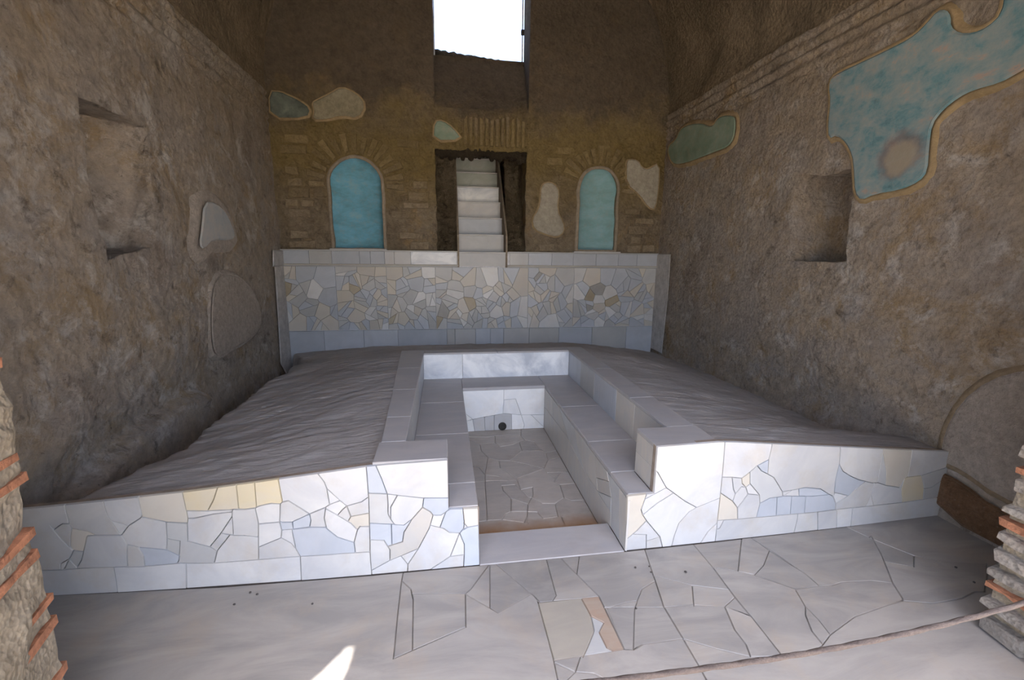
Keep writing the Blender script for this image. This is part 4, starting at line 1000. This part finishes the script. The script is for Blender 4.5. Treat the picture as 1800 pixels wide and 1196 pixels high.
for L in [
    [(-5, 885), (360, 855), (420, 850), (620, 838), (740, 828), (945, 815)], [(912, 130), (915, 165), (935, 400), (940, 600), (945, 815), (962, 1040)], [(420, 850), (430, 1100)],
    [(-5, 496), (80, 485), (110, 470), (200, 450), (270, 455), (285, 440)], [(72, 280), (75, 300), (90, 480)], [(80, 485), (105, 600), (105, 870)], [(252, 240), (255, 270), (270, 360), (285, 440), (330, 430), (490, 530), (360, 590), (285, 592), (265, 580), (270, 455)], [(105, 605), (265, 590)], [(-5, 690), (105, 705)],
    [(265, 580), (280, 650), (275, 710), (105, 780)], [(275, 710), (350, 750), (385, 790), (420, 852)], [(280, 650), (360, 645), (365, 690), (380, 760), (385, 790)], [(360, 590), (365, 645), (490, 630), (615, 630)], [(490, 530), (500, 580), (490, 630)], [(490, 530), (610, 480)],
    [(540, 200), (550, 225), (600, 290), (620, 340), (640, 460), (610, 480), (600, 560), (620, 640), (700, 705), (825, 745), (850, 650), (800, 600), (700, 540), (610, 490)], [(620, 340), (720, 430), (770, 470), (880, 440), (938, 400)], [(640, 460), (715, 432)], [(700, 540), (740, 495), (770, 470)], [(770, 470), (800, 550), (780, 585)], [(800, 550), (942, 525)], [(850, 650), (870, 625), (944, 625)], [(825, 745), (835, 825)],
    [(980, 130), (985, 158), (1030, 260), (1075, 380)], [(932, 375), (1075, 380), (1350, 410), (1560, 410)], [(1075, 380), (1080, 460), (1080, 530), (1100, 570)], [(1150, 392), (1100, 480), (1100, 570), (1130, 610), (1200, 615), (1260, 570), (1340, 480), (1350, 410)], [(940, 600), (1130, 608)],
    [(1340, 480), (1400, 515), (1420, 540), (1390, 640), (1310, 790), (1230, 910), (1225, 1010)], [(1260, 570), (1200, 670), (1190, 740), (1095, 770)], [(1105, 608), (1110, 765)], [(944, 725), (1050, 730), (1095, 800), (1095, 880)], [(958, 955), (1095, 880), (1310, 790)], [(1180, 850), (1230, 910)],
    [(1395, 615), (1500, 640), (1540, 670), (1620, 675)], [(1420, 540), (1480, 540), (1530, 505), (1545, 495)], [(1510, 530), (1470, 635)], [(1645, 470), (1645, 500), (1655, 600), (1650, 640), (1620, 675)], [(1620, 675), (1550, 850)], [(1620, 675), (1655, 760), (1650, 960)], [(1400, 950), (1550, 850), (1655, 838)], [(1652, 600), (1680, 630), (1800, 608)], [(1680, 630), (1648, 650)]]: cl.append([on_front(*q) for q in tr(T2, L)])
cr_ = []
for L in [
    [(1003, 60), (1000, 100), (985, 300), (960, 560), (930, 850), (900, 1100)], [(330, 360), (360, 385), (440, 530), (510, 580), (620, 660), (730, 720), (660, 760), (560, 870), (520, 980), (480, 1130)], [(730, 720), (950, 630)], [(300, 605), (440, 530)], [(510, 580), (350, 680), (215, 790)],
    [(260, 570), (200, 740), (215, 790), (250, 845), (380, 1000), (410, 1120)], [(30, 1050), (60, 1025), (150, 950), (250, 845)], [(120, 975), (250, 980), (250, 1150)], [(380, 1000), (250, 1040)], [(915, 880), (840, 950), (750, 1090)], [(930, 845), (1130, 830), (1290, 815), (1635, 785)], [(918, 930), (950, 920), (990, 840)],
    [(970, 430), (1070, 430), (1160, 440), (1240, 380), (1310, 320), (1420, 260), (1450, 130), (1452, 80)], [(1310, 320), (1350, 370), (1470, 435), (1550, 570), (1550, 615)], [(1420, 260), (1410, 400)], [(1070, 430), (1080, 540), (1100, 590), (1075, 660)], [(1160, 440), (1165, 490), (1200, 525), (1240, 490), (1240, 380)],
    [(958, 580), (1075, 660), (1120, 720), (1120, 835)], [(1100, 590), (1160, 520), (1200, 525), (1220, 590), (1170, 660), (1120, 720)], [(1220, 590), (1330, 600), (1335, 680), (1300, 815)], [(1335, 680), (1430, 630), (1550, 615), (1635, 560)], [(1500, 622), (1490, 800)], [(1240, 490), (1330, 600)]]: cr_.append([on_front(*q) for q in tr(T3, L)])
for L in [
    [(50, 754), (300, 735), (520, 705), (660, 690), (900, 665), (1180, 635), (1400, 600), (1600, 580), (1850, 560)], [(45, 520), (200, 490), (350, 505), (430, 555), (475, 580), (500, 650)], [(20, 575), (150, 575), (290, 575), (430, 560)], [(135, 500), (135, 577)], [(65, 575), (50, 756)], [(205, 577), (190, 745)],
    [(547, 80), (545, 115), (535, 260), (570, 330), (650, 380), (730, 415), (860, 445), (910, 442)], [(532, 265), (500, 400), (485, 550), (475, 580)], [(500, 650), (620, 570), (750, 460), (790, 432)], [(484, 540), (620, 570)], [(500, 650), (495, 712)],
    [(972, 100), (970, 140), (940, 280), (910, 440), (1000, 470), (1130, 490), (1180, 400), (1210, 380)], [(970, 160), (1000, 330), (990, 468)], [(880, 445), (850, 560), (790, 680)], [(850, 570), (870, 670)], [(1180, 400), (1150, 500), (1155, 640)], [(1200, 390), (1350, 370), (1600, 290), (1850, 240)], [(1345, 372), (1370, 480), (1360, 608)], [(1370, 500), (1440, 490), (1605, 380)], [(1600, 292), (1610, 400), (1600, 582)], [(1252, 130), (1230, 290), (1210, 380)],
    [(125, 750), (120, 800), (75, 990)], [(320, 735), (320, 960)], [(510, 708), (505, 930)], [(665, 690), (640, 920)]]: cr_.append([on_front(*q) for q in tr(T4, L)])
sl = [(on_front(*q), k) for T, S in ((T1, [((470, 800), 'dark2'), ((1110, 800), 'blue'), ((1430, 380), 'yellow'), ((1640, 350), 'yellow'), ((480, 680), 'tan'), ((1270, 600), 'grey'), ((1150, 440), 'cream'), ((1235, 720), 'grey')]),
                              (T2, [((30, 400), 'yellow'), ((180, 380), 'yellow'), ((980, 270), 'blue'), ((1040, 650), 'blue'), ((1440, 470), 'blue'), ((1720, 770), 'blue'), ((1580, 580), 'blue'), ((1000, 480), 'grey'), ((1300, 650), 'tan2'), ((1710, 560), 'tan'), ((600, 740), 'blue'), ((430, 610), 'blue'), ((1150, 690), 'blue'), ((870, 570), 'cream'), ((1150, 800), 'blue')])) for q, k in S for q in [tr(T, [q])[0]]]
sr_ = [(on_front(*q), k) for T, S in ((T3, [((1400, 720), 'blue'), ((1580, 690), 'blue'), ((1390, 500), 'grey'), ((1370, 340), 'blue'), ((1100, 250), 'white'), ((130, 750), 'cream'), ((1030, 730), 'cream'), ((1200, 440), 'cream')]),
                               (T4, [((120, 650), 'blue'), ((340, 640), 'blue'), ((210, 535), 'blue'), ((600, 480), 'blue'), ((1270, 500), 'yellow'), ((1500, 400), 'grey'), ((1480, 530), 'grey'), ((960, 380), 'grey'), ((1100, 350), 'cream')])) for q, k in S for q in [tr(T, [q])[0]]]
M['tan2'] = marble('marble_pale_tan', (0.54, 0.505, 0.455), (0.46, 0.455, 0.45), 0.6, 4.0)
for outl, cks, seeds, par_ in ((out_l, cl, sl, par_l), (out_r, cr_, sr_, par_r)):
    for p in partition(outl, cks):
        k = pick(p, seeds) or 'white'
        region_piece('marble_piece', p, map_front, .013 + rf.uniform(-.001, .0015), M[k], par_, .003)

# ==================================================================== THE SUNKEN BATH
bath = tag(empty('sunken_bath', (.55, 3.2, -.12)), 'rectangular sunken marble bath with a bench on three sides', 'bath')
PX0, PX1, PY0, PY1, PZ = .152, .952, 2.272, 4.02, -.11
ZBn, ZRm = .335, .605
BX0, BX1, BY1 = -.225, 1.285, 4.36
# basin floor
bf = box('basin_floor', (PX0 - .02, PY0 - .02, PZ - .06), (PX1 + .02, PY1 + .02, PZ - .007), M['joint'], bath, 0)
TP = (800, 740, 280 / 1595)
pc = []
for L in [[(660, 60), (660, 150), (690, 190), (790, 210), (840, 270), (910, 320), (1100, 280)], [(640, 210), (690, 190)], [(640, 210), (670, 300), (840, 300)], [(910, 320), (930, 395), (1030, 370), (1200, 330)], [(930, 395), (890, 480), (920, 520), (1250, 510)],
    [(920, 520), (1010, 580), (1060, 520)], [(1010, 580), (995, 615), (1050, 640), (1290, 620)], [(1050, 640), (1090, 770), (1165, 800), (1400, 790)], [(1090, 770), (1000, 830), (870, 830), (770, 770), (735, 765), (655, 690), (775, 665), (780, 740), (770, 770)], [(735, 765), (600, 640), (470, 650), (480, 700), (560, 780), (730, 835)],
    [(560, 780), (560, 910), (728, 910)], [(770, 770), (730, 835), (725, 910), (720, 960), (690, 1020), (740, 1030)], [(720, 960), (745, 1150)], [(560, 910), (510, 930), (470, 990)], [(470, 990), (690, 1020)], [(470, 990), (550, 1005), (600, 1180)], [(300, 620), (300, 650), (310, 800), (320, 1000), (470, 990)], [(320, 1000), (100, 1030)], [(100, 620), (400, 600), (520, 600), (620, 595), (655, 690)],
    [(725, 910), (820, 915), (880, 980), (920, 1150)], [(880, 980), (1030, 960), (1000, 830)], [(950, 975), (1080, 1150)], [(1070, 960), (1150, 1150)], [(1030, 960), (1090, 965)], [(100, 440), (240, 470), (300, 540), (440, 560), (530, 600)], [(450, 470), (530, 520), (620, 595), (640, 570), (890, 480)], [(100, 180), (250, 235), (260, 300), (330, 370), (440, 400), (550, 400)], [(440, 400), (450, 470)], [(330, 370), (300, 540)],
    [(550, 400), (700, 430), (890, 480)], [(670, 300), (550, 400)], [(100, 160), (320, 165), (400, 150), (560, 140), (660, 150)], [(400, 150), (400, 220), (450, 260), (580, 240), (640, 210)], [(400, 220), (250, 235)], [(300, 540), (300, 650)]]: pc.append([tuple(on_z(x, y, PZ).xy) for x, y in tr(TP, L)])
for p in partition([(PX0, PY0), (PX1, PY0), (PX1, PY1), (PX0, PY1)], pc):
    region_piece('floor_piece', p, lambda u, v, d: Vector((u, v, PZ - .007 + d)), .007 + rf.uniform(-.001, .0015), M['poolfl'], bf, .0045)
# basin walls with broken marble facing
def basin_wall(lo, hi, face, outline, cracks, kinds):
    w = box('basin_wall', lo, hi, M['joint'], bath, 0)
    for p in partition(outline, cracks):
        region_piece('marble_piece', p, face, .010 + rf.uniform(-.001, .001), M[rf.choice(kinds)], w, .0022)
    return w
T9 = (680, 590, 520 / 1517)
bk = [[(q.x, q.z) for q in (on_y(x, y, PY1) for x, y in tr(T9, L))] for L in ([(600, 230), (600, 330), (595, 400)], [(600, 330), (660, 325), (690, 410)], [(370, 375), (440, 430), (455, 520)], [(370, 450), (440, 430), (600, 400), (690, 408), (830, 405)], [(550, 405), (550, 520)], [(690, 408), (705, 460), (690, 510)], [(500, 418), (505, 520)], [(640, 405), (640, 520)], [(740, 408), (805, 470), (850, 480)])]
basin_wall((PX0 - .02, PY1 + .010, PZ - .02), (PX1 + .02, PY1 + .05, ZBn - .03), lambda u, v, d: Vector((u, PY1 + .010 - d, v)), [(PX0, PZ), (PX1, PZ), (PX1, ZBn - .03), (PX0, ZBn - .03)], bk, ['bright', 'bright', 'bright', 'white'])
sr2 = [[(q.y, q.z) for q in (on_x(x, y, PX1) for x, y in tr(T9, L))] for L in ([(760, 320), (820, 380), (930, 530), (1010, 690), (1080, 800), (1160, 930)], [(1130, 700), (1150, 830), (1145, 1010)], [(1080, 800), (1150, 830)], [(890, 390), (930, 530), (980, 640)], [(960, 470), (975, 560), (1010, 690)], [(1065, 600), (1080, 800)], [(1075, 730), (1140, 750)], [(850, 340), (850, 420)], [(1190, 760), (1190, 1060)])]
basin_wall((PX1 + .010, PY0 - .22, PZ - .02), (PX1 + .05, PY1 + .02, ZBn - .03), lambda u, v, d: Vector((PX1 + .010 - d, u, v)), [(2.012, .0), (PY0, .0), (PY0, PZ), (PY1, PZ), (PY1, ZBn - .03), (2.012, ZBn - .03)], sr2, ['tan2', 'grey', 'tan2'])
basin_wall((PX0 - .05, PY0 - .22, PZ - .02), (PX0 - .010, PY1 + .02, ZBn - .03), lambda u, v, d: Vector((PX0 - .010 + d, u, v)), [(2.065, .0), (PY0, .0), (PY0, PZ), (PY1, PZ), (PY1, ZBn - .03), (2.065, ZBn - .03)], [[(2.9, -1), (2.95, 1)], [(3.4, -1), (3.38, 1)], [(2.0, .1), (2.9, .13), (3.4, .05), (4.1, .1)]], ['tan2', 'grey', 'white'])
# entrance step and its lower riser
box('threshold_slab', (PX0 + .001, 2.013, -.03), (PX1 - .001, PY0, .001), M['dusty_dim'], bath, .004)
M['rust'] = plain('rust_stained_mortar', (0.36, 0.19, 0.08), 0.9, bump=.3, var=.5)
box('threshold_riser', (PX0, PY0 - .03, PZ - .01), (PX1, PY0 - .004, -.03), M['rust'], bath, .002)
# bench: masonry under marble slabs
bn = box('bench', (BX0 - .01, 2.07, PZ), (PX0 - .05, BY1, ZBn - .03), M['joint'], bath, 0)
box('bench', (PX1 + .05, 2.07, PZ), (BX1 + .01, BY1, ZBn - .03), M['joint'], bath, 0)
box('bench', (PX0 - .05, PY1 + .05, PZ), (PX1 + .05, BY1, ZBn - .03), M['joint'], bath, 0)
for a, b in ((2.262, 2.95), (2.953, 3.63), (3.633, BY1)): box('bench_slab', (BX0, a, ZBn - .03), (PX0 - .004, b, ZBn), M['dusty_dim'], bath, .004)
box('bench_slab', (.0, 2.03, ZBn - .03), (PX0 - .004, 2.26, ZBn), M['dusty_dim'], bath, .004)
for a, b in ((2.272, 2.70), (2.703, 3.40), (3.403, BY1)): box('bench_slab', (PX1 + .002, a, ZBn - .03), (BX1, b, ZBn), M['dusty_dim'], bath, .004)
box('bench_slab', (PX1 + .002, 2.03, ZBn - .03), (1.095, 2.27, ZBn), M['dusty_dim'], bath, .004)
box('bench_slab', (PX0 - .002, PY1 - .004, ZBn - .03), (PX1, BY1, ZBn), M['dusty_dim'], bath, .004)
# upright slabs behind the bench
for a, b, k in ((2.262, 2.75, 'grey'), (2.753, 3.5, 'grey'), (3.503, BY1, 'blue')): box('back_slab', (BX0 - .03, a, ZBn - .02), (BX0, b, ZRm - .022), M[k], bath, .003)
for a, b, k in ((2.27, 2.72, 'tan2'), (2.723, 3.05, 'tan2'), (3.053, 3.55, 'blue'), (3.553, 3.95, 'grey'), (3.953, BY1, 'blue')): box('back_slab', (BX1, a, ZBn - .02), (BX1 + .03, b, ZRm - .022), M[k], bath, .003)
xs_ = on_y(813, 640, BY1).x
for a, b in ((BX0, xs_ - .001), (xs_ + .001, BX1)): box('back_slab', (a, BY1, ZBn - .02), (b, BY1 + .03, ZRm - .018), M['veined'], bath, .003)
# rim slabs
for i, (a, b) in enumerate(((2.26, 2.62), (2.623, 3.18), (3.183, 3.80), (3.803, 4.50))):
    w0, w1 = -.35 - .045 * (a - 2.26), -.35 - .045 * (b - 2.26)
    box('rim_slab', (-.35, a, ZRm - .022), (BX0 + .004, b, ZRm), M['dusty_dim'], bath, .003, taper={0: (w0 + .35, 0, 0), 4: (w0 + .35, 0, 0), 3: (w1 + .35, 0, 0), 7: (w1 + .35, 0, 0)})
for a, b in ((2.268, 2.80), (2.803, 3.60), (3.603, 4.50)): box('rim_slab', (BX1 - .004, a, ZRm - .022), (1.455, b, ZRm), M['dusty_dim'], bath, .003)
for a, b in ((BX0 + .004, .52), (.523, BX1 - .004)): box('rim_slab', (a, BY1 - .004, ZRm - .018), (b, 4.5, ZRm), M['dusty_dim'], bath, .003)
# corner blocks behind the front walls
box('corner_block', (-.355, 2.062, .0), (-.012, 2.244, ZRm - .022), M['joint'], bath, 0)
box('corner_block', (1.107, 2.062, .0), (1.46, 2.256, ZRm - .022), M['joint'], bath, 0)
box('block_slab', (-.36, 2.026, ZRm - .022), (-.002, 2.256, ZRm), M['dusty_dim'], bath, .003)
box('block_slab', (-.012, 2.030, ZBn), (-.001, 2.250, ZRm - .022), M['white'], bath, .002)
box('block_slab', (-.36, 2.244, ZBn), (-.002, 2.256, ZRm - .022), M['grey'], bath, .002)
box('block_slab', (1.096, 2.026, ZRm - .022), (1.465, 2.268, ZRm), M['dusty_dim'], bath, .003)
box('block_slab', (1.096, 2.018, ZBn), (1.107, 2.266, ZBn + .13), M['tan2'], bath, .002)
box('block_slab', (1.096, 2.018, ZBn + .131), (1.107, 2.266, ZRm - .022), M['tan2'], bath, .002)
box('block_slab', (1.10, 2.256, ZBn), (1.46, 2.267, ZRm - .022), M['grey'], bath, .002)
# drain hole: short pipe end low in the rear basin wall
dc = on_y(883, 750, PY1)
v_ = []; f_ = []; n = 20
for (r, y) in ((.040, .006), (.040, -.014), (.032, -.014), (.032, -.003)):
    for i in range(n): a = 2 * math.pi * i / n; v_.append((dc.x + r * math.cos(a), PY1 + y, dc.z + .004 + r * math.sin(a)))
for k in range(3): f_ += [(k * n + i, k * n + (i + 1) % n, (k + 1) * n + (i + 1) % n, (k + 1) * n + i) for i in range(n)]
f_.append(tuple(range(3 * n, 4 * n)))  # dark disc closing the pipe, coloured for the shade inside the hole
o = fix_normals(link('drain', v_, f_, M['iron'])); reparent(o, bath); o['label'] = 'round dark drain opening'

# ==================================================================== MORTAR BED ROUND THE BATH
def bed_z(x, y):
    if x < -.35: t = min(1.35, (-.35 - x) / 1.55)
    elif x > 1.46: t = min(1.1, (x - 1.46) / 1.55)
    else: t = 0
    s = min(1, max(0, (y - Yw(x) - .03) / 0.7)); s = s * s * (3 - 2 * s)
    zl = .600 - (.155 + (.10 if x < 0 else .20) * s) * (t ** 1.25 if t > 0 else 0)
    back = min(1, max(0, (y - 4.45) / 1.55)); 
    z = zl - (.26 if True else 0) * back ** 1.15 * (1 - .75 * min(1, t))
    if t > 0:
        h = hl(min(x, -.01)) if x < 0 else hr(max(x, 1.1))
        z = (h - .016) * (1 - s) + z * s
    k = min(1, t * 5 + back * 4)
    z += k * .35 * .022 * fractal((x * 1.2 + y * .6, y * 5.5 - x * 2.6, 3.3), 2.4, 5)
    z += k * (0.017 * fractal((x * .7 + y * .35, y * 1.6 - x * .8, 1.1), 2.5, 6)) * (0.35 + .65 * s)
    if x < -1.45:                                    # ragged drop into the gap along the wall
        e = -1.62 - .10 * min(1, max(0, (2.4 - y) * 1.2)) * 3 + .07 * noise.noise((y * 2.3, 4, 1)) + .055 * noise.noise((y * 7, 1, 4)) + .03 * noise.noise((y * 19, 2, 4)) - (.0 if y < 5.2 else (y - 5.2) * .45)
        if x < e: z -= min(.34, (e - x) * 7.0)
    return z
v_ = []; f_ = []; idx = {}
nx, ny = 230, 180
for i in range(nx + 1):
    x = XL - .02 + (XR + .05 - XL) * i / nx
    for j in range(ny + 1):
        y0 = Yw(x) + .028; y = y0 + (YD - .005 - y0) * j / ny
        idx[i, j] = len(v_); v_.append([x, y, bed_z(x, y)])
def inpool(i, j):
    x, y, _ = v_[idx[i, j]]; return -.33 < x < 1.435 and y < 4.46
for i in range(nx):
    for j in range(ny):
        q = [(i, j), (i + 1, j), (i + 1, j + 1), (i, j + 1)]
        if all(inpool(*k) for k in q): continue
        f_.append(tuple(idx[k] for k in q))
bed = tag(link('mortar_bed', v_, f_, M['bed'], None, True), 'rough grey sloping mortar bed surrounding the bath on three sides', 'masonry')

# ==================================================================== ROPE AND PEBBLES
def tube(name, pts, r, mat, n=10, twist=0.0):
    v_ = []; f_ = []
    for k, p in enumerate(pts):
        p = Vector(p); d = (Vector(pts[min(k + 1, len(pts) - 1)]) - Vector(pts[max(k - 1, 0)])).normalized()
        a = d.cross(Vector((0, 0, 1))).normalized(); b = a.cross(d)
        for i in range(n):
            t = 2 * math.pi * i / n; rr = r * (1 + 0.16 * math.cos(3 * (t + twist * k))); v_.append(p + a * rr * math.cos(t) + b * rr * math.sin(t))
    for k in range(len(pts) - 1):
        for i in range(n): f_.append((k * n + i, k * n + (i + 1) % n, (k + 1) * n + (i + 1) % n, (k + 1) * n + i))
    f_.append(tuple(range(n))); f_.append(tuple((len(pts) - 1) * n + i for i in range(n)))
    return fix_normals(link(name, v_, f_, mat, None, True))
def rz(x): return .683 + .105 * (x - .66) ** 2 if x > .66 else .683 + .045 * (x - .66) ** 2
rp = []
for k in range(261):
    x = -1.03 + (2.30 + 1.03) * k / 260; rp.append((x, .75, rz(x) if x < 1.45 else rz(1.45) + .166 * (x - 1.45)))
rope = tag(tube('barrier_rope', rp, .0058, M['rope'], 12, .28), 'brown barrier rope strung across the entrance', 'rope')
for k, (x, y) in enumerate([(1117, 999), (1141, 997), (1144, 1007), (1205, 1007), (549, 1063), (1118, 1071), (440, 1043), (452, 1046), (412, 1064), (1680, 999), (1712, 1025)]):
    p = on_z(x, y); r = rs.uniform(.005, .008)
    o = rock('pebble', (0, 0, 0), (r, r, r * .7), M['pebble'], None, 1); o.location = (p.x, p.y, r * .62)
    tag(o, 'tiny dark pebble lying on the marble floor', 'pebble', 'pebbles on the marble floor')
